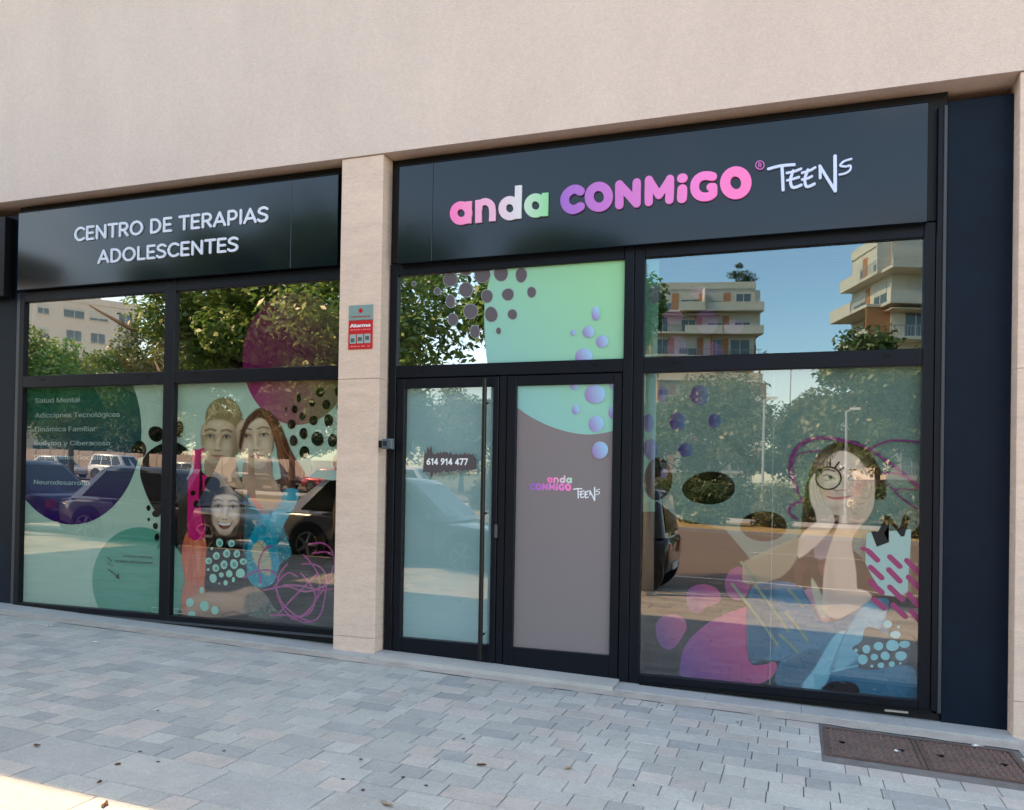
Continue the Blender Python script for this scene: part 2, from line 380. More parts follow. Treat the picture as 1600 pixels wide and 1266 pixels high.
WR = thing('shop_window', 'right shopfront window with poster of girl resting chin on hands', 'window')
frame_bar(WR, -.175, -.105, .06, 3.235, y0=-.034, name='mullion'); frame_bar(WR, -.102, -.027, .06, 3.235, y0=-.030, name='mullion')
frame_bar(WR, 1.797, 1.868, .06, 3.235, name='jamb'); frame_bar(WR, 1.870, 1.904, .05, 3.98, y0=-.045, name='jamb_trim'); frame_bar(WR, 1.906, 1.93, .05, 3.99, y0=-.03, M=MATS['frame_light'], name='jamb_trim')
frame_bar(WR, -.027, 1.797, .055, .1205, name='bottom_rail'); frame_bar(WR, -.027, 1.797, 2.303, 2.414, name='transom'); frame_bar(WR, -.027, 1.797, 3.141, 3.235, name='head_rail')
bx('bottom_trim', FRAMEDARK, WR, -.02, 1.9, -.045, -.031, .048, .066)
for p in [(1052, 566), (1386, 555), (1043, 1062), (1378, 1099)]: drain(WR, *p)
PR = {'T': pane(WR, -.027, 1.797, 2.414, 3.141, GLASS_CLEAR), 'B': pane(WR, -.027, 1.797, .1205, 2.303, GLASS)}
q = MB(); q.box(-.16, 1.93, .005, .1, -.1, .053); q.build('plinth', BLACK, WR)
# white shim left under the frame
bx('shim', mat('pale_plastic', (.55, .5, .45), .7), WR, 1.60, 1.74, -.02, .0, .028, .046)

DR = thing('entrance_door', 'black framed double glass entrance door with tall bar handle and transom light', 'door')
frame_bar(DR, -2.092, -2.024, .07, 3.235, name='jamb')
frame_bar(DR, -2.022, -.177, 2.315, 2.412, name='transom'); frame_bar(DR, -2.022, -.177, 3.141, 3.235, name='head_rail')
frame_bar(DR, -1.137, -1.079, .07, 2.313, y0=-.022, name='post')
PD = {'T': pane(DR, -2.022, -.177, 2.412, 3.141, GLASS_TOP)}
for p in [(658, 578.5), (929, 569)]: drain(DR, *p)
def leaf(x0, x1, gx0, gx1, nm):
    l = bpy.data.objects.new(nm, None); col.objects.link(l); l.parent = DR
    frame_bar(l, x0, gx0, .075, 2.308, y0=-.028, name='stile'); frame_bar(l, gx1, x1, .075, 2.308, y0=-.028, name='stile')
    frame_bar(l, gx0, gx1, .075, .236, y0=-.027, name='bottom_rail'); frame_bar(l, gx0, gx1, 2.232, 2.308, y0=-.027, name='top_rail')
    return l, pane(l, gx0, gx1, .236, 2.232, GLASS_DOOR, 'glass')
lfL, PD['L'] = leaf(-2.016, -1.142, -1.948, -1.187, 'door_leaf'); lfR, PD['R'] = leaf(-1.072, -.182, -.997, -.247, 'door_leaf')
RIM0 = mat('lock_steel', (.10, .10, .10), .4, .5, metal=.5)
q = MB(); hx = -1.232
q.tube([(hx, -.095, .135), (hx, -.095, 2.283)], [.018, .018], 14)
for z in (.32, 1.25, 2.1): q.tube([(hx, -.095, z), (hx, -.02, z)], [.010, .010], 8)
q.build('bar_handle', mat('handle_bronze', (.006, .005, .005), .35, .35), lfL, smooth=False)
x, z = onY(775, 830, -.03); bx('lock', RIM0, lfL, x-.012, x+.012, -.034, -.0285, z-.05, z+.05)
q = MB(); q.box(-2.09, -.165, .0, .1, -.02, .073); q.build('threshold_bar', BLACK, DR)
for z in (.28, .45, .95, 2.12):
    q = MB(); q.tube([(-2.02, -.036, z-.05), (-2.02, -.036, z+.05)], [.011, .011], 8); q.build('hinge', FRAMEDARK, DR)

# navy cladding panels and neighbouring sign box
q = MB(); q.cbox(1.932, 2.308, -.012, .06, -.1, 4.02, .003); o = q.build('cladding_panel', NAVY); tag(o, 'tall plain navy cladding panel between right window and stone pillar', 'panel')
q = MB(); q.cbox(-7.6, -6.158, -.012, .06, .1, 4.02, .003); o = q.build('cladding_panel', NAVY); tag(o, 'navy cladding panel at the left edge beside the left window', 'panel')
q = MB(); q.cbox(-7.55, -6.19, -.13, -.014, 3.20, 3.97, .004); o = q.build('sign_box', FRAMEDARK); tag(o, 'plain black sign box cut off at the left edge of the picture', 'sign')
for a, b in ((-6.156, -2.482), (-2.103, 1.931)):
    q = MB(); q.box(a, b, .0, .1, 3.252, ZL-.003); q.build('backing_board', BLACK, bld)
# entry sensor on the door jamb
o = MB().cbox(-2.052, -1.962, -.2, -.158, 1.737, 1.818, .008).build('door_buzzer', mat('buzzer_grey', (.07, .09, .11), .35, .5)); tag(o, 'small dark grey buzzer box on pillar edge beside the door', 'buzzer')
bx('lens', mat('lens_black', (.02, .03, .04), .1, .5), o, -2.04, -2.005, -.203, -.2005, 1.76, 1.80)
bx('bracket', FRAMEDARK, o, -2.10, -2.03, -.158, -.12, 1.75, 1.805)

# ------------------------------------------------------------------ 2-D drawing tools
def crom(pts, closed=True, k=6):
    P = [np.array(p, float) for p in pts]; n = len(P); o = []
    rng = range(n) if closed else range(n-1)
    for i in rng:
        if closed: a, b, c, d = P[i-1], P[i], P[(i+1) % n], P[(i+2) % n]
        else: a, b, c, d = P[max(i-1, 0)], P[i], P[i+1], P[min(i+2, n-1)]
        for j in range(k):
            t = j/k; o.append(.5*((2*b)+(-a+c)*t+(2*a-5*b+4*c-d)*t*t+(-a+3*b-3*c+d)*t**3))
    if not closed: o.append(P[-1])
    return [tuple(p) for p in o]
def ell(cx, cy, rx, ry, n=36, wob=0, seed=0):
    rr = random.Random(seed*7+int(cx*3+cy)); ph = [rr.uniform(0, 6.28) for _ in range(3)]
    o = []
    for i in range(n):
        t = 2*math.pi*i/n; f = 1+wob*(math.sin(2*t+ph[0])*.6+math.sin(3*t+ph[1])*.4)
        o.append((cx+rx*f*math.cos(t), cy+ry*f*math.sin(t)))
    return o
def clip_rect(poly, b):
    def cl(P, ax, lim, keep):
        o = []
        for i in range(len(P)):
            p, q = P[i-1], P[i]; ip, iq = keep(p[ax], lim), keep(q[ax], lim)
            if ip != iq:
                t = (lim-p[ax])/(q[ax]-p[ax]); o.append((p[0]+(q[0]-p[0])*t, p[1]+(q[1]-p[1])*t))
            if iq: o.append(q)
        return o
    ge = lambda a, l: a >= l
    le = lambda a, l: a <= l
    for ax, lim, f in ((0, b[0], ge), (0, b[1], le), (1, b[2], ge), (1, b[3], le)):
        if len(poly) < 3: return []
        poly = cl(poly, ax, lim, f)
    return poly
LAY = [0]
def layer_y():
    LAY[0] += 1; return .0285-.00012*(LAY[0] % 130)
def poly_w(ppx, yp=.02): return [onY(a, b, yp) for a, b in ppx]
def flat(name, poly, y, parent, color, alpha=1.0, grad=None, M=None):
    """flat vinyl piece; grad = ((x,z,color),(x,z,color)) printed colour blend"""
    if len(poly) < 3: return None
    me = bpy.data.meshes.new(name); n = len(poly)
    area = sum(poly[i-1][0]*poly[i][1]-poly[i][0]*poly[i-1][1] for i in range(n))
    if area < 0: poly = poly[::-1]
    bm = bmesh.new(); vs = [bm.verts.new((p[0], y, p[1])) for p in poly]
    try: bm.faces.new(vs)
    except ValueError: bm.free(); return None
    bmesh.ops.triangulate(bm, faces=bm.faces[:]); bm.to_mesh(me); bm.free()
    me.materials.append(M or FILM)
    if grad:
        (x0, z0, c0), (x1, z1, c1) = grad; d = np.array([x1-x0, z1-z0]); L = d@d
        cs = []
        for v in me.vertices:
            t = min(1, max(0, ((v.co.x-x0)*d[0]+(v.co.z-z0)*d[1])/L)); cs.append([c0[k]*(1-t)+c1[k]*t for k in range(3)]+[alpha])
        setcol(me, np.array(cs))
    else: setcol(me, (*color, alpha))
    return link(name, me, parent)
def decal(name, ppx, rgb, panes, alpha=1.0, grad=None, yfix=None):
    P = poly_w(ppx); c = lin(rgb)
    if grad: grad = tuple((*onY(a[0], a[1], .02), lin(a[2])) for a in grad)
    for p in panes:
        flat(name, clip_rect(P, p['b']), layer_y() if yfix is None else yfix, p['o'], c, alpha, grad)
def ribbon(pts, wd, closed=False, flatcap=False, capn=7):
    """outline pieces of a thick stroke (list of quads + caps) in 2-D"""
    P = [np.array(p, float) for p in pts]; n = len(P); Lf, Rt = [], []
    ws = wd if isinstance(wd, (list, tuple)) else [wd]*n
    for i in range(n):
        a = P[(i-1) % n] if (closed or i > 0) else P[i]; b = P[(i+1) % n] if (closed or i < n-1) else P[i]
        d = b-a; d = d/(np.linalg.norm(d)+1e-12); nn = np.array([-d[1], d[0]])
        Lf.append(P[i]+nn*ws[i]/2); Rt.append(P[i]-nn*ws[i]/2)
    caps = []
    if not closed and not flatcap:
        for i, s in ((0, -1), (n-1, 1)):
            d = (P[1]-P[0]) if i == 0 else (P[-1]-P[-2]); d = d/np.linalg.norm(d)*s; a0 = math.atan2(d[1], d[0])
            caps.append([P[i]+ws[i]/2*np.array([math.cos(a0+t), math.sin(a0+t)]) for t in np.linspace(-math.pi/2, math.pi/2, capn)])
    return Lf, Rt, caps
def stroke_into(mb, pts, wd, y0, y1, closed=False, flatcap=False):
    """extruded thick stroke in the x-z plane, front at y0, back at y1"""
    Lf, Rt, caps = ribbon(pts, wd, closed, flatcap); n = len(Lf); b = len(mb.v)
    for i in range(n): mb.v += [(Lf[i][0], y0, Lf[i][1]), (Rt[i][0], y0, Rt[i][1]), (Lf[i][0], y1, Lf[i][1]), (Rt[i][0], y1, Rt[i][1])]
    for i in range(n if closed else n-1):
        j = (i+1) % n; a, c = b+4*i, b+4*j
        for f in ((a, a+1, c+1, c), (a+2, a, c, c+2), (a+1, a+3, c+3, c+1)): mb.f.append(f); mb.mi.append(0)
    if not closed and flatcap:
        e = b+4*(n-1); mb.f += [(b, b+2, b+3, b+1), (e, e+1, e+3, e+2)]; mb.mi += [0, 0]
    for cp in caps:
        k = len(mb.v); mm_ = len(cp); mb.v += [(p[0], y0, p[1]) for p in cp]+[(p[0], y1, p[1]) for p in cp]
        mb.f.append(tuple(range(k, k+mm_))); mb.mi.append(0)
        for i in range(mm_-1): mb.f.append((k+i, k+i+1, k+mm_+i+1, k+mm_+i)); mb.mi.append(0)
def line_decal(name, ppx, wpx, rgb, panes, smooth=True, alpha=1.0, yput=None, M=None):
    """brush stroke on the film: ribbon in the film plane, width given in photo pixels"""
    pts = crom(ppx, False, 7) if smooth and len(ppx) > 2 else ppx
    P = poly_w(pts); dd = ray(*pts[0]); wm = wpx*(.02-CAM[1])/dd[1]/FPX
    Lf, Rt, caps = ribbon(P, wm); y = layer_y() if yput is None else yput
    for p in panes:
        mb = MB(); b = p['b']
        quads = [[Lf[i], Rt[i], Rt[i+1], Lf[i+1]] for i in range(len(Lf)-1)]+[list(c) for c in caps]
        for qd in quads:
            qd = clip_rect([tuple(t) for t in qd], b)
            if len(qd) >= 3:
                mb.add([(t[0], y, t[1]) for t in qd], [tuple(range(len(qd)))])
        if mb.f: mb.build(name, M or FILM, p['o'], colr=(*lin(rgb), alpha))

# text as mesh ---------------------------------------------------------------
try: SANS = bpy.data.fonts.load(bpy.utils.resource_path('LOCAL')+'/datafiles/fonts/Inter.woff2')
except Exception: SANS = None
def text_mesh(s, bold=0.0):
    cu = bpy.data.curves.new('txt', 'FONT'); cu.body = s
    if SANS: cu.font = SANS
    cu.size = 1; cu.resolution_u = 3
    cu.size = 1; cu.size = 1; cu.offset = bold; cu.resolution_u = 3
    o = bpy.data.objects.new('txt', cu); col.objects.link(o)
    dg = bpy.context.evaluated_depsgraph_get(); me = bpy.data.meshes.new_from_object(o.evaluated_get(dg))
    bpy.data.objects.remove(o); bpy.data.curves.remove(cu)
    me.materials.clear(); return me
def text_at(name, s, x0, z0, h, width, y, parent, rgb, bold=.01, M=None, alpha=1.0):
    """text with its baseline start at (x0,z0), cap height h, squeezed to width; bold = extra stem weight"""
    me0 = text_mesh(s); n = len(me0.vertices); co = np.empty(n*3, np.float32); me0.vertices.foreach_get('co', co); co = co.reshape(-1, 3)
    w0 = co[:, 0].max()-co[:, 0].min(); sx = width/w0 if width else h/.727; sz = h/.727
    faces = [tuple(p.vertices) for p in me0.polygons]; mb = MB(); k = 3 if bold > .008 else 1
    for q_ in range(k):
        dx = (q_-(k-1)/2)*bold*1.4
        mb.add([(x0+(c[0]-co[:, 0].min()+dx)*sx, y-.00004*q_, z0+c[1]*sz) for c in co], faces)
    bpy.data.meshes.remove(me0)
    return mb.build(name, M or FILM, parent, colr=(*lin(rgb), alpha))
def text_px(name, s, p0, p1, ptop, yplane, parent, rgb, bold=.01, M=None, yput=None, alpha=1.0):
    x0, z0 = onY(*p0, yplane); x1, _ = onY(*p1, yplane); _, zt = onY(*ptop, yplane)
    return text_at(name, s, x0, z0, zt-z0, x1-x0, yplane if yput is None else yput, parent, rgb, bold, M, alpha)

# ------------------------------------------------------------------ signs
def sign_panel(parent, x0, x1, z0, z1, seams):
    e = [x0]+seams+[x1]
    for a, b in zip(e[:-1], e[1:]):
        q = MB(); q.cbox(a+.0009, b-.0009, -.10, -.012, z0, z1, .003); q.build('panel', SIGNM, parent)
    bx('top_lip', FRAMEDARK, parent, x0, x1, -.104, -.02, z1+.001, z1+.008)
    for k in range(7):
        x = x0+(x1-x0)*(k+.5)/7; bx('screw', MATS['frame_light'], parent, x-.005, x+.005, -.1035, -.1005, z1-.015, z1-.008)
SL = thing('shop_sign', 'left black glossy sign reading centro de terapias adolescentes in white', 'sign')
sign_panel(SL, -6.055, -2.545, 3.252, 3.992, [-2.99])
SR = thing('shop_sign', 'right black glossy sign with pink and purple lettering over the door', 'sign')
sign_panel(SR, -1.992, 1.807, 3.218, 3.992, [-1.695])
def arc(cx, cy, rx, ry, a0, a1, n=18): return [(cx+rx*math.cos(R(a0+(a1-a0)*i/n)), cy+ry*math.sin(R(a0+(a1-a0)*i/n))) for i in range(n+1)]
# rounded sans capitals, strokes in units of the cap height
W = .165
FONT = {
 'C': (.72, [arc(.42, .5, .335, .417, 48, 312)]),
 'E': (.62, [[(.12, .083), (.12, .917)], [(.12, .917), (.52, .917)], [(.12, .5), (.48, .5)], [(.12, .083), (.52, .083)]]),
 'N': (.78, [[(.12, .083), (.12, .917)], [(.12, .917), (.64, .083)], [(.64, .083), (.64, .917)]]),
 'T': (.66, [[(.06, .917), (.60, .917)], [(.33, .917), (.33, .083)]]),
 'R': (.70, [[(.12, .083), (.12, .917)], [(.12, .917), (.36, .917)]+arc(.36, .69, .20, .227, 90, -90)+[(.12, .463)], [(.34, .463), (.58, .083)]]),
 'O': (.86, [arc(.42, .5, .335, .417, 0, 360, 28)]),
 'D': (.76, [[(.12, .083), (.12, .917)], [(.12, .917), (.30, .917)]+arc(.30, .5, .34, .417, 90, -90)+[(.12, .083)]]),
 'A': (.74, [[(.06, .083), (.36, .917)], [(.36, .917), (.66, .083)], [(.17, .33), (.55, .33)]]),
 'P': (.66, [[(.12, .083), (.12, .917)], [(.12, .917), (.35, .917)]+arc(.35, .66, .20, .257, 90, -90)+[(.12, .403)]]),
 'I': (.28, [[(.13, .083), (.13, .917)]]),
 'S': (.64, [crom([(.54, .82), (.42, .905), (.26, .91), (.11, .80), (.12, .64), (.30, .53), (.46, .44), (.53, .30), (.46, .14), (.30, .085), (.16, .10), (.06, .19)], False, 5)]),
 'L': (.56, [[(.12, .917), (.12, .083)], [(.12, .083), (.50, .083)]]), ' ': (.34, [])}
def stroke_text(s, x0, x1, z0, z1, y0, parent, rgb):
    tot = sum(FONT[c][0] for c in s)-.1; h = z1-z0; k = (x1-x0)/tot; x = x0-.03*k
    for c in s:
        adv, st = FONT[c]
        if st:
            mb = MB()
            for i, p in enumerate(st):
                cl = c == 'O'; pts = [(x+a*k, z0+b*h) for a, b in (p[:-1] if cl else p)]
                stroke_into(mb, pts, W*h*.98, y0-.0003*i, -.1005, cl)
            mb.build('letter', LETTER, parent, colr=lin(rgb))
        x += adv*k
a = onY(116, 378, -.11); b = onY(418, 348, -.11); zt_ = onY(116, 355.5, -.11)[1]
stroke_text('CENTRO DE TERAPIAS', a[0], b[0], a[1], zt_, -.112, SL, (214, 218, 230))
a = onY(153, 412, -.11); b = onY(371, 396.5, -.11); zt_ = onY(153, 390, -.11)[1]
stroke_text('ADOLESCENTES', a[0], b[0], a[1]-.005, zt_-.004, -.112, SL, (214, 218, 230))

def Z1(p): return (680+p[0]/4.706, 220+p[1]/4.706)
def Z2(p): return (1020+p[0]/4.706, 220+p[1]/4.706)
def eo(cx, cy, rx, ry, n=30): return [(cx+rx*math.cos(2*math.pi*i/n), cy+ry*math.sin(2*math.pi*i/n)) for i in range(n)]
K = 1/4.706*.00613                              # zoomed pixel to metres on the sign
LOGO = []                                       # (word, strokes[(pts in sign metres, width, closed, flatcap)], colour)
def mpp(px, py, y):                             # metres per photo pixel on a facade-parallel plane
    d = ray(px, py); return (y-CAM[1])/d[1]/FPX
def logo(word, Z, strokes, rgb0, rgb1=None):
    LOGO.append((word, [([onY(*Z(p), -.115) for p in pts], wd/4.706*mpp(*Z(pts[0]), -.115), cl, fc) for pts, wd, cl, fc in strokes], lin(rgb0), lin(rgb1 or rgb0)))
logo('anda', Z1, [(eo(190, 533, 55, 58), 58, True, False), ([(246, 446), (244, 530), (242, 609)], 50, False, True)], (246, 118, 182), (240, 150, 190))
logo('anda', Z1, [([(318, 436), (318, 520), (318, 604)], 50, False, True), (crom([(318, 520), (330, 466), (370, 448), (410, 470), (421, 520), (419, 592)], False), 50, False, True)], (236, 160, 196), (228, 178, 200))
logo('anda', Z1, [(eo(548, 497, 55, 60), 58, True, False), ([(612, 330), (610, 450), (608, 574)], 52, False, True)], (226, 190, 206), (214, 214, 214))
logo('anda', Z1, [(eo(738, 477, 56, 60), 58, True, False), ([(808, 384), (807, 470), (805, 555)], 50, False, True)], (190, 214, 192), (140, 205, 150))
logo('CONMIGO', Z1, [(crom([(1068, 372), (1040, 358), (1005, 362), (965, 395), (952, 440), (968, 485), (1005, 507), (1040, 500), (1068, 484)], False), 66, False, False)], (158, 104, 192), (176, 110, 194))
logo('CONMIGO', Z1, [(eo(1203, 413, 71, 77), 67, True, False)], (180, 112, 194), (196, 116, 194))
logo('CONMIGO', Z1, [([(1354, 474), (1354, 400), (1354, 322)], 62, False, False), ([(1354, 322), (1417, 390), (1480, 462)], 60, False, False), ([(1482, 308), (1481, 390), (1480, 462)], 62, False, False)], (204, 118, 194), (212, 122, 194))
logo('CONMIGO', Z2, [([(-28, 288), (-30, 380), (-30, 452)], 60, False, False), ([(-28, 288), (10, 350), (46, 402)], 56, False, False), ([(46, 402), (88, 340), (126, 282)], 56, False, False), ([(126, 282), (125, 360), (122, 436)], 62, False, False)], (220, 126, 196), (228, 128, 196))
logo('CONMIGO', Z2, [([(212, 276), (217, 276), (222, 276)], 68, False, False), ([(217, 357), (216, 390), (214, 424)], 72, False, False)], (234, 130, 196), (236, 132, 196))
logo('CONMIGO', Z2, [(crom([(440, 264), (400, 257), (355, 264), (318, 296), (308, 337), (316, 378), (346, 407), (388, 414), (424, 404), (442, 388)], False), 64, False, False), ([(424, 341), (434, 341), (444, 341)], 58, False, False), ([(444, 341), (444, 365), (444, 392)], 60, False, False)], (240, 128, 202), (246, 128, 196))
logo('CONMIGO', Z2, [(eo(610, 310, 78, 84), 74, True, False)], (248, 128, 194), (250, 126, 188))
TW = (205, 214, 240)
logo('TEENS', Z2, [(crom([(850, 208), (935, 186), (1040, 176)], False), 20, False, False), ([(950, 192), (955, 280), (958, 362)], 22, False, False)], TW)
logo('TEENS', Z2, [(crom([(1032, 222), (1012, 290), (1030, 344), (1092, 326)], False), 20, False, False), (crom([(988, 292), (1030, 282), (1074, 268)], False), 17, False, False), (crom([(985, 238), (1040, 226), (1090, 207)], False), 17, False, False)], TW)
logo('TEENS', Z2, [(crom([(1140, 215), (1118, 282), (1132, 338), (1188, 318)], False), 20, False, False), (crom([(1098, 286), (1140, 276), (1170, 262)], False), 17, False, False), (crom([(1098, 236), (1150, 222), (1194, 197)], False), 17, False, False)], TW)
logo('TEENS', Z2, [([(1230, 190), (1231, 235), (1231, 274)], 20, False, False), ([(1228, 186), (1285, 280), (1340, 368)], 20, False, False), ([(1340, 114), (1341, 240), (1341, 368)], 24, False, False)], TW)
logo('TEENS', Z2, [(crom([(1460, 134), (1405, 152), (1378, 182), (1415, 190), (1452, 184), (1452, 212), (1420, 238), (1372, 250)], False), 14, False, False)], TW)
logo('mark', Z2, [(eo(788, 180, 31, 31, 24), 6, True, False), ([(779, 196), (779, 165)], 6, False, False), (crom([(779, 165), (795, 168), (795, 179), (780, 182)], False), 5, False, False), ([(786, 182), (797, 196)], 5, False, False)], (205, 120, 190))
for word, st, c0, c1 in LOGO:
    mb = MB()
    for i, (pts, wd, cl, fc) in enumerate(st): stroke_into(mb, pts, wd, -.118-.0003*i, -.1005, cl, fc)
    xs_ = np.array([v[0] for v in mb.v]); t = ((xs_-xs_.min())/(np.ptp(xs_)+1e-6))[:, None]
    mb.build('letter', LETTER, SR, colr=np.array(c0)[None]*(1-t)+np.array(c1)[None]*t)

# ------------------------------------------------------------------ films and decals: left window
L2 = [PL['BL'], PL['BR']]; LALL = list(PL.values())
PALE = (172, 194, 176)
b = PL['BL']['b']; flat('backing_film', [(b[0], b[2]), (b[1], b[2]), (b[1], b[3]), (b[0], b[3])], .0295, PL['BL']['o'], lin(PALE))
decal('backing_film', crom([(262, 590), (400, 585), (545, 580), (545, 735), (500, 748), (460, 742), (420, 752), (380, 745), (345, 752), (322, 742), (300, 750), (282, 748), (262, 752)], True, 3), PALE, [PL['BR']], yfix=.0295)
b = PL['TR']['b']
decal('round_decal', ell(112, 673, 108, 147, 60), (60, 130, 90), [PL['BL']], grad=((112, 560, (34, 100, 62)), (112, 815, (50, 16, 88))))
decal('round_decal', ell(112, 673, 108, 147, 60), (24, 100, 52), [PL['TL']], .55)
decal('round_decal', ell(463, 560, 85, 104, 60), (150, 60, 110), [PL['BR']], grad=((380, 600, (148, 40, 104)), (500, 560, (120, 112, 78))))
decal('round_decal', ell(463, 560, 85, 104, 60), (150, 60, 110), [PL['TR']], .7, grad=((380, 600, (176, 40, 124)), (520, 520, (110, 84, 70))))
decal('round_decal', ell(217, 908, 74, 84, 48), (88, 152, 130), L2)
INK = (10, 12, 12)
def Z5(p): return (30+p[0]/5.504, 600+p[1]/5.504)
def Z6(x, y): return (270+x/6.027, 590+y/6.027)
def Z7(x, y): return (200+x/4.848, 780+y/4.848)
for c in [(243, 678, 12, 12.5), (216.5, 702.5, 11, 14), (231, 794, 3.6, 4.4), (243, 803, 6.5, 5.2), (254, 814, 4, 8), (231.5, 812, 2.2, 3), (242, 822, 3.8, 5.4), (244.5, 839.5, 4, 5.6)]:
    decal('dot_decal', ell(*c, 22, .07), INK, L2)
decal('dot_decal', crom([(218, 738), (226, 712), (246, 696), (270, 690), (292, 702), (300, 722), (290, 750), (270, 790), (254, 804), (240, 796), (226, 768)]), INK, L2)
for c in [(1183, 192, 22, 42), (1383, 135, 40, 50), (1310, 240, 25, 38), (1443, 255, 36, 48), (1067, 298, 14, 18), (1145, 300, 30, 36), (1217, 362, 30, 35), (1322, 405, 38, 47), (1465, 405, 42, 62), (1116, 440, 38, 46), (1230, 527, 40, 52), (1360, 578, 58, 68), (1503, 593, 45, 60), (1135, 595, 38, 50), (1237, 703, 46, 58), (1548, 130, 25, 40), (1560, 275, 18, 35), (1540, 800, 32, 75), (60, 485, 38, 78)]:
    decal('dot_decal', ell(*Z6(c[0], c[1]), c[2]/6.027, c[3]/6.027, 26, .06), INK, L2)
decal('brush_bar', [Z6(*p) for p in crom([(178, 692), (240, 680), (300, 668), (268, 790), (258, 900), (330, 935), (312, 1040), (245, 1130), (290, 1266), (300, 1500), (150, 1500), (140, 1150), (145, 950), (190, 880)], True, 3)], (190, 20, 100), L2)
for c in [(190, 1088, 25, 25), (222, 1190, 30, 36), (372, 1000, 74, 68)]: decal('dot_decal', ell(*Z6(c[0], c[1]), c[2]/6.027, c[3]/6.027, 26, .05), INK, L2)

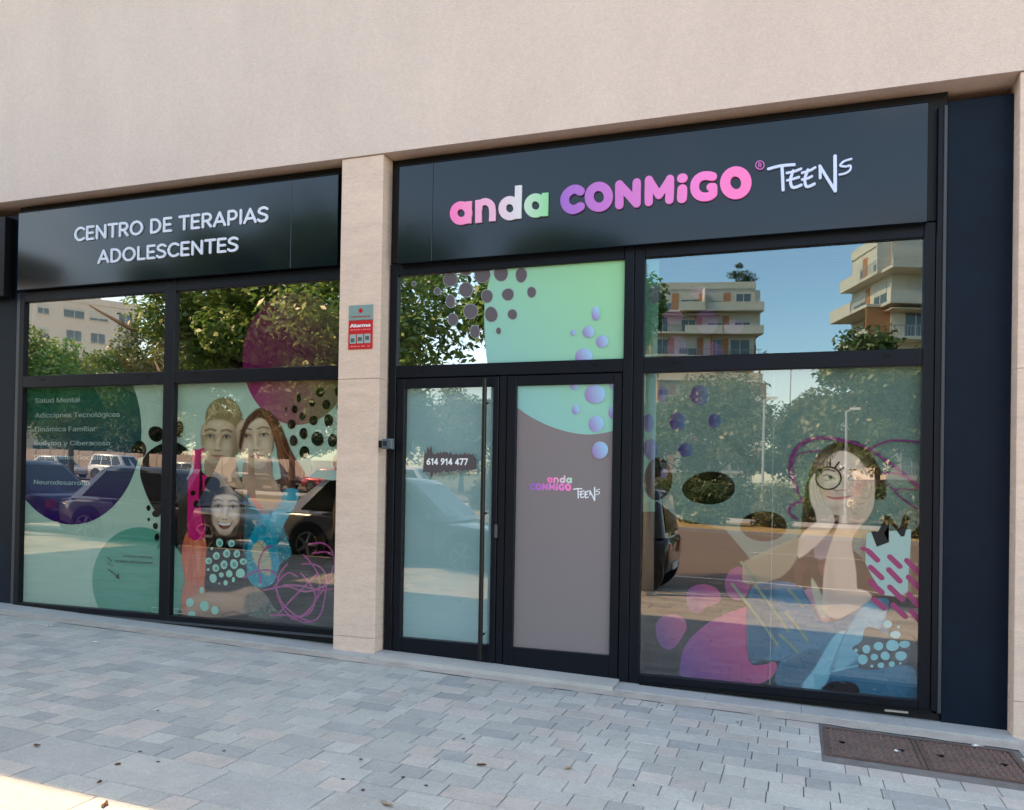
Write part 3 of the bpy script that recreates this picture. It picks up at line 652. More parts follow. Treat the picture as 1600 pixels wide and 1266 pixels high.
# printed portraits: colour fields laid down on a fine sheet --------------------
class Print:
    def __init__(s, x0, y0, x1, y1, step):
        s.x0, s.y0, s.st = x0, y0, step
        s.nx = int((x1-x0)/step)+1; s.ny = int((y1-y0)/step)+1
        s.X, s.Y = np.meshgrid(x0+np.arange(s.nx)*step, y0+np.arange(s.ny)*step)
        s.c = np.zeros((s.ny, s.nx, 3), np.float64); s.a = np.zeros((s.ny, s.nx))
    def over(s, al, rgb):
        c = np.array(lin(rgb)) if not isinstance(rgb, np.ndarray) else rgb
        na = al+s.a*(1-al); wgt = np.where(na > 1e-6, al/np.maximum(na, 1e-6), 0)[..., None]
        s.c = c*wgt+s.c*(1-wgt); s.a = na
    def sdf(s, P):
        P = np.array(P, float); ins = np.zeros(s.X.shape, bool); d2 = np.full(s.X.shape, 1e9)
        n = len(P)
        for i in range(n):
            ax, ay = P[i-1]; bx_, by = P[i]
            dx, dy = bx_-ax, by-ay; L = dx*dx+dy*dy+1e-9
            t = np.clip(((s.X-ax)*dx+(s.Y-ay)*dy)/L, 0, 1)
            d2 = np.minimum(d2, (s.X-ax-t*dx)**2+(s.Y-ay-t*dy)**2)
            cr = (ay > s.Y) != (by > s.Y)
            with np.errstate(divide='ignore', invalid='ignore'): xi = ax+(s.Y-ay)*dx/(dy if abs(dy) > 1e-9 else 1e-9)
            ins ^= cr & (s.X < xi)
        return np.where(ins, -1, 1)*np.sqrt(d2)
    def poly(s, P, rgb, fe=.7, al=1.0, smooth=True, inside=False):
        if smooth: P = crom(P, True, 4)
        a = np.clip(.5-s.sdf(P)/(2*fe), 0, 1)*al
        if inside: a = a*s.a
        s.over(a, rgb)
    def blob(s, cx, cy, rx, ry, rgb, al=.5, rot=0):
        c, q = math.cos(rot), math.sin(rot); u = (s.X-cx)*c+(s.Y-cy)*q; v = -(s.X-cx)*q+(s.Y-cy)*c
        s.over(np.exp(-((u/rx)**2+(v/ry)**2))*al*s.a, rgb)
    def line(s, P, wd, rgb, fe=.6, al=1.0, smooth=True, keep=True):
        if smooth and len(P) > 2: P = crom(P, False, 4)
        mg = wd/2+fe+1.5; xs_ = [q[0] for q in P]; ys_ = [q[1] for q in P]
        i0 = max(0, int((min(xs_)-mg-s.x0)/s.st)); i1 = min(s.nx, int((max(xs_)+mg-s.x0)/s.st)+2); j0 = max(0, int((min(ys_)-mg-s.y0)/s.st)); j1 = min(s.ny, int((max(ys_)+mg-s.y0)/s.st)+2)
        if i1 <= i0 or j1 <= j0: return
        X, Y = s.X[j0:j1, i0:i1], s.Y[j0:j1, i0:i1]; d = np.full(X.shape, 1e9)
        for (ax, ay), (bx_, by) in zip(P[:-1], P[1:]):
            dx, dy = bx_-ax, by-ay; L = dx*dx+dy*dy+1e-9; t = np.clip(((X-ax)*dx+(Y-ay)*dy)/L, 0, 1)
            d = np.minimum(d, np.hypot(X-ax-t*dx, Y-ay-t*dy))
        a = np.clip(.5-(d-wd/2)/(2*fe), 0, 1)*al; sa = s.a[j0:j1, i0:i1]
        if keep: a = a*sa
        na = a+sa*(1-a); wg = np.where(na > 1e-6, a/np.maximum(na, 1e-6), 0)[..., None]
        s.c[j0:j1, i0:i1] = np.array(lin(rgb))*wg+s.c[j0:j1, i0:i1]*(1-wg); s.a[j0:j1, i0:i1] = na
    def hair(s, P0, P1, n, wd, cols, al=.45, seed=1, curve=0):
        rr = random.Random(seed)
        for i in range(n):
            t = (i+rr.random())/n; a = crom(P0, False, 8); b = crom(P1, False, 8)
            p = a[int(t*(len(a)-1))]; q = b[int(t*(len(b)-1))]
            mx_ = ((p[0]+q[0])/2+curve+rr.uniform(-2, 2), (p[1]+q[1])/2+rr.uniform(-2, 2))
            s.line([p, mx_, q], wd*rr.uniform(.5, 1.3), rr.choice(cols), .5, al*rr.uniform(.5, 1))
    def build(s, name, p, y):
        keep = s.a > .004
        d0 = cF[None, None]+cR[None, None]*((s.X-800)/FPX)[..., None]+cU[None, None]*((CY-s.Y)/FPX)[..., None]
        t = (.02-CAM[1])/d0[..., 1]; vs = CAM+d0*t[..., None]; vs[..., 1] = y
        b = p['b']; inb = (vs[..., 0] > b[0]) & (vs[..., 0] < b[1]) & (vs[..., 2] > b[2]) & (vs[..., 2] < b[3])
        idx = np.arange(s.ny*s.nx).reshape(s.ny, s.nx)
        qd = np.stack([idx[:-1, :-1], idx[1:, :-1], idx[1:, 1:], idx[:-1, 1:]], -1).reshape(-1, 4)
        kk = (keep & inb).ravel(); ok = kk[qd].any(1) & inb.ravel()[qd].all(1); qd = qd[ok]
        used = np.unique(qd); re = np.full(s.ny*s.nx, -1); re[used] = np.arange(len(used)); qd = re[qd]
        me = bpy.data.meshes.new(name); V = vs.reshape(-1, 3)[used]
        me.vertices.add(len(V)); me.vertices.foreach_set('co', V.astype(np.float32).ravel())
        me.loops.add(qd.size); me.loops.foreach_set('vertex_index', qd.astype(np.int32).ravel())
        me.polygons.add(len(qd)); me.polygons.foreach_set('loop_start', (np.arange(len(qd))*4).astype(np.int32))
        me.update(calc_edges=True); me.validate()
        me.materials.append(FILM); setcol(me, np.concatenate([s.c.reshape(-1, 3)[used], s.a.reshape(-1, 1)[used]*.92], 1))
        return link(name, me, p['o'])

# --- three people, left window
def face(p, e0, e1, skin, lit, sh, hairc, mouth='closed', male=False, k=1.0, top=1.0):
    """soft printed face built on the two eye positions"""
    mx_, my_ = (e0[0]+e1[0])/2, (e0[1]+e1[1])/2; dx, dy = e1[0]-e0[0], e1[1]-e0[1]; d = math.hypot(dx, dy); ux, uy = dx/d, dy/d
    F = lambda u, v: (mx_+(u*ux-v*uy)*d, my_+(u*uy+v*ux)*d)
    rot = math.atan2(dy, dx)
    def B(u, v, ru, rv, c, al): p.blob(*F(u, v), ru*d, rv*d, c, al, rot)
    jw = .86 if male else .74
    out = [F(-1.06, -.3), F(-.92, -.72*top), F(-.45, -.98*top), F(.05, -1.05*top), F(.5, -.97*top), F(.94, -.70*top), F(1.06, -.25), F(1.03, .35), F(.94, .9), F(jw*.86, 1.35), F(.42, 1.74), F(.05, 1.9), F(-.34, 1.76), F(-jw*.84, 1.38), F(-.92, .9), F(-1.04, .3)]
    p.poly(out, skin, .9)
    B(-.95, .5, .28, 1.0, sh, .65); B(.98, .5, .26, 1.0, sh, .65); B(0, 1.75, .7, .22, sh, .5); B(0, -1.2, 1.0, .28, sh, .35)
    B(0, -.72, .5, .28, lit, .6); B(-.55, .55, .3, .26, lit, .45); B(.55, .55, .3, .26, lit, .45); B(0, 1.5, .25, .14, lit, .4)
    for sgn in (-1, 1):
        B(sgn*.5, -.03, .32, .17, sh, .75); B(sgn*.24, .1, .10, .3, sh, .5)
    B(0, .3, .07, .4, lit, .55); B(.14, .45, .08, .3, sh, .4); B(0, .72, .13, .10, lit, .5); B(0, .85, .26, .06, sh, .75)
    for sgn in (-1, 1): B(sgn*.11, .83, .055, .04, hairc, .75)
    for sgn in (-1, 1):
        p.line([F(sgn*.5-.31*sgn*1.0, -.36), F(sgn*.5, -.44), F(sgn*.5+.30*sgn, -.33)], (.13 if male else .095)*d*k, hairc, .9, .8)
        c = F(sgn*.5, 0)
        p.poly([F(sgn*.5-.21, .02), F(sgn*.5, -.085), F(sgn*.5+.21, .0), F(sgn*.5, .075)], (196, 184, 174), .5, .85)
        p.poly(ell(*F(sgn*.5, -.01), .092*d, .092*d, 12), (46, 34, 28), .5, .95, False)
        p.line([F(sgn*.5-.24, .015), F(sgn*.5, -.105), F(sgn*.5+.24, 0)], .055*d, (40, 30, 28), .6, .95); p.line([F(sgn*.5-.2, .06), F(sgn*.5, .11), F(sgn*.5+.2, .05)], .03*d, sh, .7, .8)
        p.line([F(sgn*.5-.22, -.1), F(sgn*.5, -.19), F(sgn*.5+.22, -.1)], .03*d, sh, .8, .8)
    if mouth == 'closed':
        lp = (164, 108, 96) if male else (172, 98, 92)
        p.poly([F(-.38, 1.17), F(-.1, 1.10), F(0, 1.12), F(.1, 1.10), F(.38, 1.16), F(.1, 1.2), F(-.1, 1.2)], lp, .9, .9); p.poly([F(-.33, 1.18), F(0, 1.2), F(.33, 1.17), F(.14, 1.31), F(-.14, 1.31)], tuple(min(255, int(v*1.1)) for v in lp), .9, .85)
        p.line([F(-.39, 1.165), F(0, 1.19), F(.39, 1.155)], .03*d, (96, 52, 48), .6, .9); B(0, 1.42, .22, .05, sh, .6)
    else:
        p.poly([F(-.50, 1.0), F(-.2, 1.06), F(.2, 1.05), F(.52, .97), F(.36, 1.36), F(.02, 1.52), F(-.32, 1.38)], (150, 78, 74), .9); p.poly([F(-.44, 1.05), F(0, 1.1), F(.46, 1.02), F(.30, 1.33), F(.02, 1.42), F(-.26, 1.34)], (84, 30, 32), .7)
        p.poly([F(-.41, 1.06), F(0, 1.1), F(.42, 1.03), F(.32, 1.20), F(0, 1.26), F(-.32, 1.21)], (226, 216, 206), .7); B(0, 1.36, .16, .06, (170, 84, 84), .7)
        for sgn in (-1, 1): p.line([F(sgn*.34, .72), F(sgn*.60, .98), F(sgn*.58, 1.25)], .05*d, sh, 1.2, .8)
    return F
ZT = lambda x, y: (270+x/2.553, 598+y/2.553)
rr = random.Random(21)
p = Print(270, 598, 532, 980, 1.1)
SK, SKD, SKL = (204, 174, 148), (146, 110, 90), (226, 202, 178)
# woman's neck and far shoulder, behind
p.poly([ZT(*q) for q in [(290, 310), (385, 300), (400, 380), (450, 440), (430, 500), (330, 520), (280, 440)]], (178, 144, 120), 1.2); p.blob(*ZT(335, 355), 20, 10, (128, 94, 76), .6)
# boy: neck, head, hair
p.poly([ZT(*q) for q in [(135, 300), (240, 300), (262, 380), (280, 430), (120, 430), (128, 370)]], (168, 138, 112), 1.2)
p.poly([ZT(*q) for q in [(126, 270), (128, 190), (134, 120), (152, 84), (180, 66), (212, 60), (244, 74), (266, 110), (278, 160), (274, 220), (262, 270), (240, 300), (150, 310)]], (150, 132, 90), .9)
face(p, ZT(148, 214), ZT(213, 217), (196, 170, 140), (222, 200, 168), (126, 100, 76), (84, 66, 48), 'closed', True)
p.poly([ZT(*q) for q in [(130, 170), (132, 130), (140, 100), (158, 78), (182, 65), (212, 60), (244, 74), (266, 108), (277, 158), (272, 230), (262, 240), (262, 180), (252, 148), (232, 132), (200, 128), (168, 132), (146, 142)]], (140, 122, 80), 1.4)
for k_ in range(420):
    t = rr.random(); x = 132+140*t; ytop = 66+((x-205)/72)**2*46; y = ytop+rr.random()**1.2*(56-18*abs(t-.5)); a = (t-.45)*1.6+rr.uniform(-.6, .6); l = rr.uniform(7, 20)
    p.line([ZT(x, y), ZT(x+l*math.sin(a), y+l*math.cos(a)*.85)], rr.uniform(.5, 1.1), rr.choice([(206, 190, 138), (128, 106, 66), (176, 156, 104), (100, 84, 52), (224, 210, 160)]), .5, .6)
for k_ in range(90):
    x = rr.uniform(250, 276); y = rr.uniform(120, 240); p.line([ZT(x, y), ZT(x-rr.uniform(-2, 5), y+rr.uniform(8, 18))], .8, rr.choice([(120, 100, 64), (90, 74, 48), (160, 140, 92)]), .5, .6)
# woman: hair, face, long strands
p.poly([ZT(*q) for q in [(352, 104), (388, 118), (424, 160), (448, 215), (466, 262), (492, 310), (526, 368), (500, 392), (462, 388), (452, 440), (430, 430), (432, 370), (418, 300), (402, 230), (268, 240), (274, 190), (296, 145), (325, 115)]], (88, 48, 34), .9)
face(p, ZT(292, 214), ZT(362, 208), (206, 178, 150), (230, 208, 180), (150, 114, 90), (72, 48, 36))
p.poly([ZT(*q) for q in [(354, 102), (325, 112), (296, 142), (274, 188), (262, 250), (272, 268), (284, 215), (302, 172), (330, 146), (352, 138)]], (84, 46, 34), 1.3)
p.poly([ZT(*q) for q in [(348, 104), (388, 118), (424, 160), (448, 215), (468, 262), (492, 310), (526, 368), (500, 392), (462, 390), (452, 440), (428, 430), (432, 370), (424, 310), (412, 250), (396, 192), (372, 152), (350, 138)]], (84, 46, 34), 1.2)
for k_ in range(150):
    t = rr.random(); x0_ = 350+80*t; y0_ = 106+95*t**1.4; x1_ = 424+100*t+rr.uniform(-8, 8); y1_ = 420-40*t+rr.uniform(-30, 6)
    p.line([ZT(x0_, y0_), ZT(400+52*t+rr.uniform(-4, 4), 210+70*t), ZT(x1_-30*(1-t), 320+20*t), ZT(x1_, y1_)], rr.uniform(.4, .9), rr.choice([(140, 80, 54), (62, 32, 24), (112, 60, 40), (170, 106, 72), (48, 26, 22)]), .5, .55)
for k_ in range(50):
    t = rr.random(); p.line([ZT(345-10*t, 108+4*t), ZT(300-8*t, 145), ZT(268+12*rr.random(), 200+50*rr.random())], .7, rr.choice([(110, 62, 42), (58, 34, 26)]), .5, .6)
# pink top, teal jacket
p.poly([ZT(*q) for q in [(300, 440), (335, 470), (385, 520), (432, 462), (448, 430), (470, 470), (430, 530), (330, 520)]], (196, 116, 110), 1)
p.poly([ZT(*q) for q in [(452, 425), (500, 430), (498, 470), (470, 520), (440, 580), (462, 640), (470, 690), (430, 720), (400, 800), (330, 815), (285, 740), (278, 560), (284, 470), (300, 445), (330, 500), (372, 528), (420, 490)]], (18, 140, 166), .9)
p.poly([ZT(*q) for q in [(278, 560), (286, 450), (318, 500), (360, 535), (330, 570), (300, 640), (290, 720)]], (14, 74, 86), 1.4, .85); p.poly([ZT(*q) for q in [(440, 580), (464, 640), (470, 690), (430, 720), (415, 640)]], (16, 90, 104), 2, .7)
p.blob(*ZT(400, 540), 22, 16, (40, 176, 200), .6); p.blob(*ZT(460, 470), 10, 18, (50, 180, 200), .5)
p.poly([ZT(*q) for q in [(312, 670), (345, 630), (372, 650), (392, 720), (385, 770), (340, 740)]], (186, 172, 142), 1.2)
for k_ in range(260):
    x, y = rr.uniform(280, 470), rr.uniform(560, 820); a = rr.uniform(0, 6.28); l = rr.uniform(9, 26)
    p.line([ZT(x, y), ZT(x+l*.5*math.cos(a)+rr.uniform(-4, 4), y+l*.5*math.sin(a)), ZT(x+l*math.cos(a), y+l*math.sin(a))], .7, rr.choice([(92, 180, 172), (14, 62, 74), (150, 204, 190), (20, 100, 104)]), .45, .7)
# laughing girl
p.poly([ZT(*q) for q in [(150, 430), (205, 418), (262, 428), (284, 470), (284, 560), (280, 640), (262, 690), (140, 690), (112, 640), (74, 600), (92, 560), (120, 545), (128, 470)]], (36, 28, 26))
face(p, ZT(180, 493), ZT(240, 497), (208, 180, 158), (232, 210, 190), (152, 116, 98), (64, 46, 40), 'open')
p.poly([ZT(*q) for q in [(128, 470), (148, 440), (152, 500), (156, 580), (176, 640), (160, 690), (120, 640), (110, 560)]], (34, 26, 24), 1.2); p.poly([ZT(*q) for q in [(262, 430), (284, 470), (284, 600), (272, 680), (240, 690), (256, 600), (268, 520)]], (34, 26, 24), 1.2); p.poly([ZT(*q) for q in [(124, 490), (146, 436), (205, 414), (266, 428), (288, 480), (268, 486), (252, 456), (206, 446), (166, 456), (152, 492)]], (34, 26, 24), 1.6)
for k_ in range(110):
    sd_ = rr.choice([0, 1]); x = rr.uniform(118, 158) if sd_ == 0 else rr.uniform(258, 284); y = rr.uniform(440, 620)
    p.line([ZT(x, y), ZT(x+rr.uniform(-3, 5), y+25), ZT(x+rr.uniform(-6, 12), y+rr.uniform(40, 70))], .6, rr.choice([(84, 62, 50), (20, 16, 16), (58, 42, 36)]), .45, .6)
# orange jacket
p.poly([ZT(*q) for q in [(48, 610), (70, 590), (108, 592), (128, 625), (136, 700), (132, 780), (128, 835), (60, 840), (44, 760), (34, 690)]], (206, 98, 66), 1)
p.poly([ZT(*q) for q in [(44, 800), (130, 810), (110, 870), (60, 930), (36, 940)]], (196, 110, 86), 1.4)
for k_ in range(90):
    x = rr.uniform(44, 128); y = rr.uniform(610, 800); p.line([ZT(x, y), ZT(x+rr.uniform(-3, 3), y+rr.uniform(20, 60))], rr.uniform(.6, 1.6), rr.choice([(166, 66, 46), (226, 132, 94), (190, 84, 58)]), .8, .45)
p.blob(*ZT(100, 690), 4, 26, (232, 150, 116), .6); p.line([ZT(88, 590), ZT(112, 604), ZT(126, 630)], 2, (222, 172, 128), .8)
# shirt, arm on the table
p.poly([ZT(*q) for q in [(140, 660), (200, 640), (262, 650), (290, 700), (292, 790), (262, 832), (136, 834), (130, 750)]], (20, 20, 22), 1)
p.poly([ZT(*q) for q in [(50, 930), (64, 870), (120, 838), (230, 836), (310, 812), (360, 836), (380, 880), (310, 915), (220, 930), (120, 940)]], (184, 144, 120), 1.8)
p.blob(*ZT(200, 925), 44, 7, (124, 92, 78), .6); p.blob(*ZT(160, 860), 40, 8, (208, 172, 146), .5); p.line([ZT(195, 928), ZT(235, 914), ZT(275, 926)], 2, (52, 42, 44), 1.1, .8)
p.poly([ZT(*q) for q in [(290, 850), (360, 836), (400, 890), (430, 940), (300, 930)]], (92, 100, 96), 1.6, .7)
for k_ in range(170):
    x, y = rr.uniform(270, 430), rr.uniform(810, 945); a = rr.uniform(0, 6.28); l = rr.uniform(8, 24)
    p.line([ZT(x, y), ZT(x+l*math.cos(a), y+l*math.sin(a))], .7, rr.choice([(176, 170, 150), (92, 52, 104), (52, 66, 66), (120, 130, 120)]), .45, .65)
p.build('portrait_print', PL['BR'], .0226)
LAY[0] = 55
# pane texts and dots over the portraits
for c in [(692, 332, 27, 33), (783, 336, 25, 28), (668, 430, 26, 29), (747, 412, 28, 31), (824, 415, 25, 28), (610, 468, 25, 26), (727, 497, 26, 34), (803, 492, 30, 37), (873, 473, 27, 25), (665, 522, 25, 29), (707, 574, 18, 20), (767, 566, 24, 28), (852, 562, 34, 36), (645, 600, 28, 34), (740, 634, 17, 20), (635, 375, 10, 10), (608, 534, 9, 10), (692, 640, 7, 7), (470, 783, 29, 34), (580, 810, 33, 40), (660, 842, 29, 32), (485, 870, 30, 20), (560, 690, 18, 24), (800, 610, 12, 20)]:
    decal('dot_decal', ell(*Z7(c[0], c[1]), c[2]/4.848, c[3]/4.848, 22, .05), (150, 200, 184), [PL['BR']])
    if 300 < c[1] < 540 and c[2] > 22: decal('dot_decal', ell(*Z7(c[0]+3, c[1]+3), c[2]/4.848*.5, c[3]/4.848*.5, 18, .1), (96, 140, 132), [PL['BR']])
for pts in [[(1010, 640), (990, 500), (1030, 390), (1090, 350)], [(1370, 340), (1480, 335), (1550, 400), (1555, 520), (1500, 640), (1430, 760), (1330, 880), (1200, 880)],
            [(1330, 420), (1400, 500), (1450, 600), (1440, 720), (1380, 830), (1270, 900), (1180, 830), (1130, 700), (1150, 570), (1210, 490)],
            [(1320, 490), (1430, 500), (1500, 580), (1490, 760), (1440, 900), (1330, 930), (1200, 880), (1080, 880)], [(1030, 690), (1200, 660), (1340, 700), (1480, 660), (1555, 600)],
            [(1120, 680), (1180, 800), (1290, 890), (1400, 930)], [(1310, 560), (1380, 640), (1420, 740), (1380, 860), (1240, 910)], [(880, 600), (960, 550), (1080, 540), (1140, 600)],
            [(1400, 410), (1500, 400), (1555, 430)], [(1150, 860), (1240, 760), (1360, 640), (1440, 560)], [(1110, 660), (1210, 560), (1290, 590)], [(1180, 650), (1330, 660), (1450, 690), (1550, 680)]]:
    line_decal('scribble', [Z7(*q) for q in pts], 2.6, (160, 70, 130), [PL['BR']])
# words on the left pane
WHT = (196, 214, 206)
for s, p0, p1, top in [('Salud Mental', (56, 630), (126, 628.5), (56, 619.5)), ('Adicciones Tecnológicas', (56, 653), (188, 650.5), (56, 642.5)), ('Dinámica Familiar', (55.5, 674.5), (151, 673.5), (55.5, 664)),
                       ('Bullying y Ciberacoso', (55, 696), (173, 695.5), (55, 686)), ('Dificultades Sociales y', (54.5, 717.5), (178, 718.5), (54.5, 708)), ('Neurodesarrollo', (54, 756.5), (141, 758.5), (54, 747))]:
    text_px('lettering', s, p0, p1, top, .02, PL['BL']['o'], WHT, .012, yput=.0128, alpha=.42)
text_px('lettering', '¡Conoce nuestras', (194, 870), (239, 872), (194, 865), .02, PL['BL']['o'], (16, 26, 26), .02, yput=.0128)
text_px('lettering', 'terapias adolescentes!', (181, 878), (239, 880.5), (181, 872.5), .02, PL['BL']['o'], (16, 26, 26), .02, yput=.0128)
line_decal('arrow_decal', [(169, 872), (175, 876), (168, 881), (177, 884), (169, 889), (184, 901)], 1.8, INK, [PL['BL']], False)
decal('arrow_decal', [(181, 903), (186, 895), (188, 905)], INK, [PL['BL']], yfix=.0129)
x_ = onY(144, 880, .02)[0]; bxx = PL['BL']['b']
flat('film_seam', [(x_, bxx[2]), (x_+.006, bxx[2]), (x_+.006, .97), (x_, .97)], .0127, PL['BL']['o'], lin((214, 230, 222)), .55)
for a in ((238, 949, 251, 956), (273, 951, 286, 958)):
    P_ = PL['BL'] if a[0] < 260 else PL['BR']
    line_decal('label_outline', [(a[0], a[1]), (a[2], a[1]+1.2), (a[2], a[3]+1), (a[0], a[3]), (a[0], a[1])], .8, (170, 220, 190), [P_], False)

# ------------------------------------------------------------------ films and decals: door
LAY[0] = 0
b = PD['L']['b']; flat('backing_film', [(b[0], b[2]), (b[1], b[2]), (b[1], b[3]), (b[0], b[3])], .0295, PD['L']['o'], lin((150, 176, 178)))
OUT = mat('matte_vinyl', (.2, .2, .2), .5, .35, attr='Col')
def outer(name, ppx, rgb, pane_, y, grad=None):
    P = [onY(a, b, -.002) for a, b in ppx]; c = lin(rgb)
    if grad: grad = tuple((*onY(a[0], a[1], -.002), lin(a[2])) for a in grad)
    return flat(name, clip_rect(P, (pane_['b'][0]+.009, pane_['b'][1]-.009, pane_['b'][2]+.009, pane_['b'][3]-.009)), y, pane_['o'], c, 1, grad, OUT)
outer('brown_film', [(790, 560), (990, 560), (990, 1050), (790, 1050)], (126, 116, 116), PD['R'], -.0015)
def Z9(x, y): return (780+x/5.275, 380+y/5.275)
def Z8(x, y): return (800+x/6.029, 590+y/6.029)
MG = ((790, 620, (136, 184, 180)), (960, 420, (146, 202, 146)))
big = crom([(779, 392), (768, 425), (758, 470), (757, 515), (762, 570), (775, 605), (800, 630), (830, 652), (870, 670), (915, 679), (960, 673), (1010, 655), (1040, 560), (1040, 380), (900, 340)], True, 6)
outer('mint_decal', big, (150, 205, 185), PD['T'], -.0015, MG); outer('mint_decal', big, (150, 205, 185), PD['R'], -.0022, MG)
for c in [(600, 300, 58, 53), (728, 385, 53, 60), (865, 255, 62, 72), (1018, 250, 55, 65), (1185, 264, 46, 58), (903, 438, 44, 54), (1075, 424, 46, 50), (600, 480, 36, 50), (767, 562, 55, 60), (937, 588, 50, 62), (1112, 588, 38, 40), (622, 630, 40, 48), (802, 730, 38, 50), (998, 724, 19, 27), (492, 397, 24, 28), (300, 334, 16, 16), (725, 235, 45, 30), (1270, 405, 36, 42)]:
    P0 = (590+c[0]/5.275, 380+c[1]/5.275)
    outer('dot_decal', ell(*P0, c[2]/5.275+.9, c[3]/5.275+.9, 26, .05), (150, 160, 166), PD['T'], -.0025-.00002*LAY[0])
    outer('dot_decal', ell(*P0, c[2]/5.275, c[3]/5.275, 26, .05), (92, 84, 88), PD['T'], -.0045-.00002*LAY[0]); LAY[0] += 1
def bead(cx, cy, rx, ry, pn):
    LAY[0] += 1
    outer('bead_decal', ell(cx, cy, rx, ry, 30, .04), (170, 150, 205), pn, -.0065-.00002*LAY[0], ((cx-rx, cy+ry*.6, (150, 110, 170)), (cx+rx, cy-ry*.3, (150, 196, 222))))
for c in [(797, 580, 33, 58), (738, 732, 48, 50), (610, 738, 20, 26), (850, 812, 50, 50), (700, 940, 70, 75)]: bead(*Z9(c[0], c[1]), c[2]/5.275, c[3]/5.275, PD['T'])
for c in [(590, 70, 42, 48), (785, 155, 95, 92), (603, 303, 36, 46), (795, 437, 72, 75), (960, 325, 50, 68), (830, 685, 75, 82), (945, 60, 25, 45)]: bead(*Z8(c[0], c[1]), c[2]/6.029, c[3]/6.029, PD['R'])
# small logo on the brown film
box_src = {}
for wd_ in ('anda', 'CONMIGO', 'TEENS'):
    A = np.array([pp for w_, st, _, _ in LOGO if w_ == wd_ for pts, *_ in st for pp in pts]); box_src[wd_] = (A[:, 0].min(), A[:, 0].max(), A[:, 1].min(), A[:, 1].max())
DST = {'anda': ((856, 754.5), (892.5, 743)), 'CONMIGO': ((829.5, 764.5), (891, 757)), 'TEENS': ((896, 781.5), (937, 762))}
for word, st, c0, c1 in LOGO:
    if word not in DST: continue
    (ax, az), (bx2, bz) = [onY(*q, -.004) for q in DST[word]]; s0 = box_src[word]
    kx, kz = (bx2-ax)/(s0[1]-s0[0]), (bz-az)/(s0[3]-s0[2]); mb = MB()
    for i, (pts, wd, cl, fc) in enumerate(st): stroke_into(mb, [(ax+(q[0]-s0[0])*kx, az+(q[1]-s0[2])*kz) for q in pts], wd*(kx+kz)/2*(1.1 if word == 'TEENS' else 1), -.0036-.0001*i, -.0024, cl, fc)
    mb.build('letter', LETTER, PD['R']['o'], colr=c0 if word != 'TEENS' else lin((236, 236, 240)))
# brush mark with telephone number
rr = random.Random(3); up, lo = [], []
for i in range(34):
    t = i/33; x = 661+t*82; e = rr.uniform(-2.6, 2.6)
    spike = -10 if 3 <= i <= 5 else 0
    up.append((x, 707+t*3+e+spike*(rr.random()*.6+.4))); lo.append((x+rr.uniform(-1, 1), 738-t*3+rr.uniform(-2.2, 2.2)+(10 if 5 <= i <= 8 else 0)*rr.random()))
up[0] = (662, 722); up[-1] = (744, 717)
for off, cc, dy in ((1.2, (118, 134, 136), -.0014), (0, (84, 76, 78), -.0019)):
    mb = MB(); U_ = [onY(a, b_-off, -.002) for a, b_ in up]; D_ = [onY(a, b_+off, -.002) for a, b_ in lo]
    for i in range(33): mb.add([(U_[i][0], dy, U_[i][1]), (D_[i][0], dy, D_[i][1]), (D_[i+1][0], dy, D_[i+1][1]), (U_[i+1][0], dy, U_[i+1][1])], [(0, 1, 2, 3)])
    mb.build('brush_decal', OUT, PD['L']['o'], colr=(*lin(cc), 1))
DIG = {'6': (.66, [arc(.3, .30, .205, .215, 0, 360, 22), crom([(.46, .90), (.28, .76), (.13, .52), (.095, .32)], False, 5)]), '1': (.46, [[(.08, .74), (.27, .917)], [(.27, .917), (.27, .083)]]), '4': (.66, [[(.43, .083), (.43, .917)], [(.43, .917), (.08, .30)], [(.08, .30), (.57, .30)]]),
       '9': (.66, [arc(.3, .70, .205, .215, 0, 360, 22), crom([(.505, .70), (.47, .48), (.32, .24), (.16, .10)], False, 5)]), '7': (.62, [[(.07, .917), (.53, .917)], [(.53, .917), (.24, .083)]]), ' ': (.34, [])}
(xa, za), (xb, _) = onY(667, 726.5, -.002), onY(731, 727, -.002); zt_ = onY(667, 716, -.002)[1]; kx = (xb-xa)/(sum(DIG[c][0] for c in '614 914 477')-.06); hh_ = zt_-za; xx = xa-.06*kx
for c in '614 914 477':
    if DIG[c][1]:
        mb = MB()
        for i, pp in enumerate(DIG[c][1]):
            cl = len(pp) == 23; stroke_into(mb, [(xx+a_*kx, za+b_*hh_) for a_, b_ in (pp[:-1] if cl else pp)], .185*hh_, -.0027-.00005*i, -.0021, cl)
        mb.build('digit', LETTER, PD['L']['o'], colr=lin((240, 240, 240)))
    xx += DIG[c][0]*kx

# ------------------------------------------------------------------ films and decals: right window
LAY[0] = 0
def ZA(x, y): return (1220+x/5.504, 670+y/5.504)
def ZB_(x, y): return (1240+x/5.275, 860+y/5.275)
def ZC(x, y): return (980+x/2.345, 640+y/2.345)
def ZD(x, y): return (1000+x/5.756, 570+y/5.756)
def ZE(x, y): return (980+x/2.58, 340+y/2.58)
RB = [PR['B']]; RT = [PR['T']]
HAZE = (168, 196, 186)
decal('backing_film', [(990, 560), (1450, 560), (1450, 812), (1424, 832), (1424, 935), ZB_(900, 345), ZB_(740, 350), (1352, 850), (1330, 800), (1270, 820), (1232, 850)]+[ZC(*q) for q in [(490, 545), (462, 562), (360, 440), (300, 402), (190, 400), (110, 338), (20, 335)]], HAZE, RB, .34)
decal('mint_band', [(1000, 390), (1030, 390), (1023, 800), (1000, 800)], (120, 176, 150), RB+RT, .45)
for c in [(160, 1030, 130, 190), (620, 1110, 235, 150)]: decal('dark_dot', ell(*ZD(c[0], c[1]), c[2]/5.756, c[3]/5.756, 32, .05), (8, 10, 8), RB)
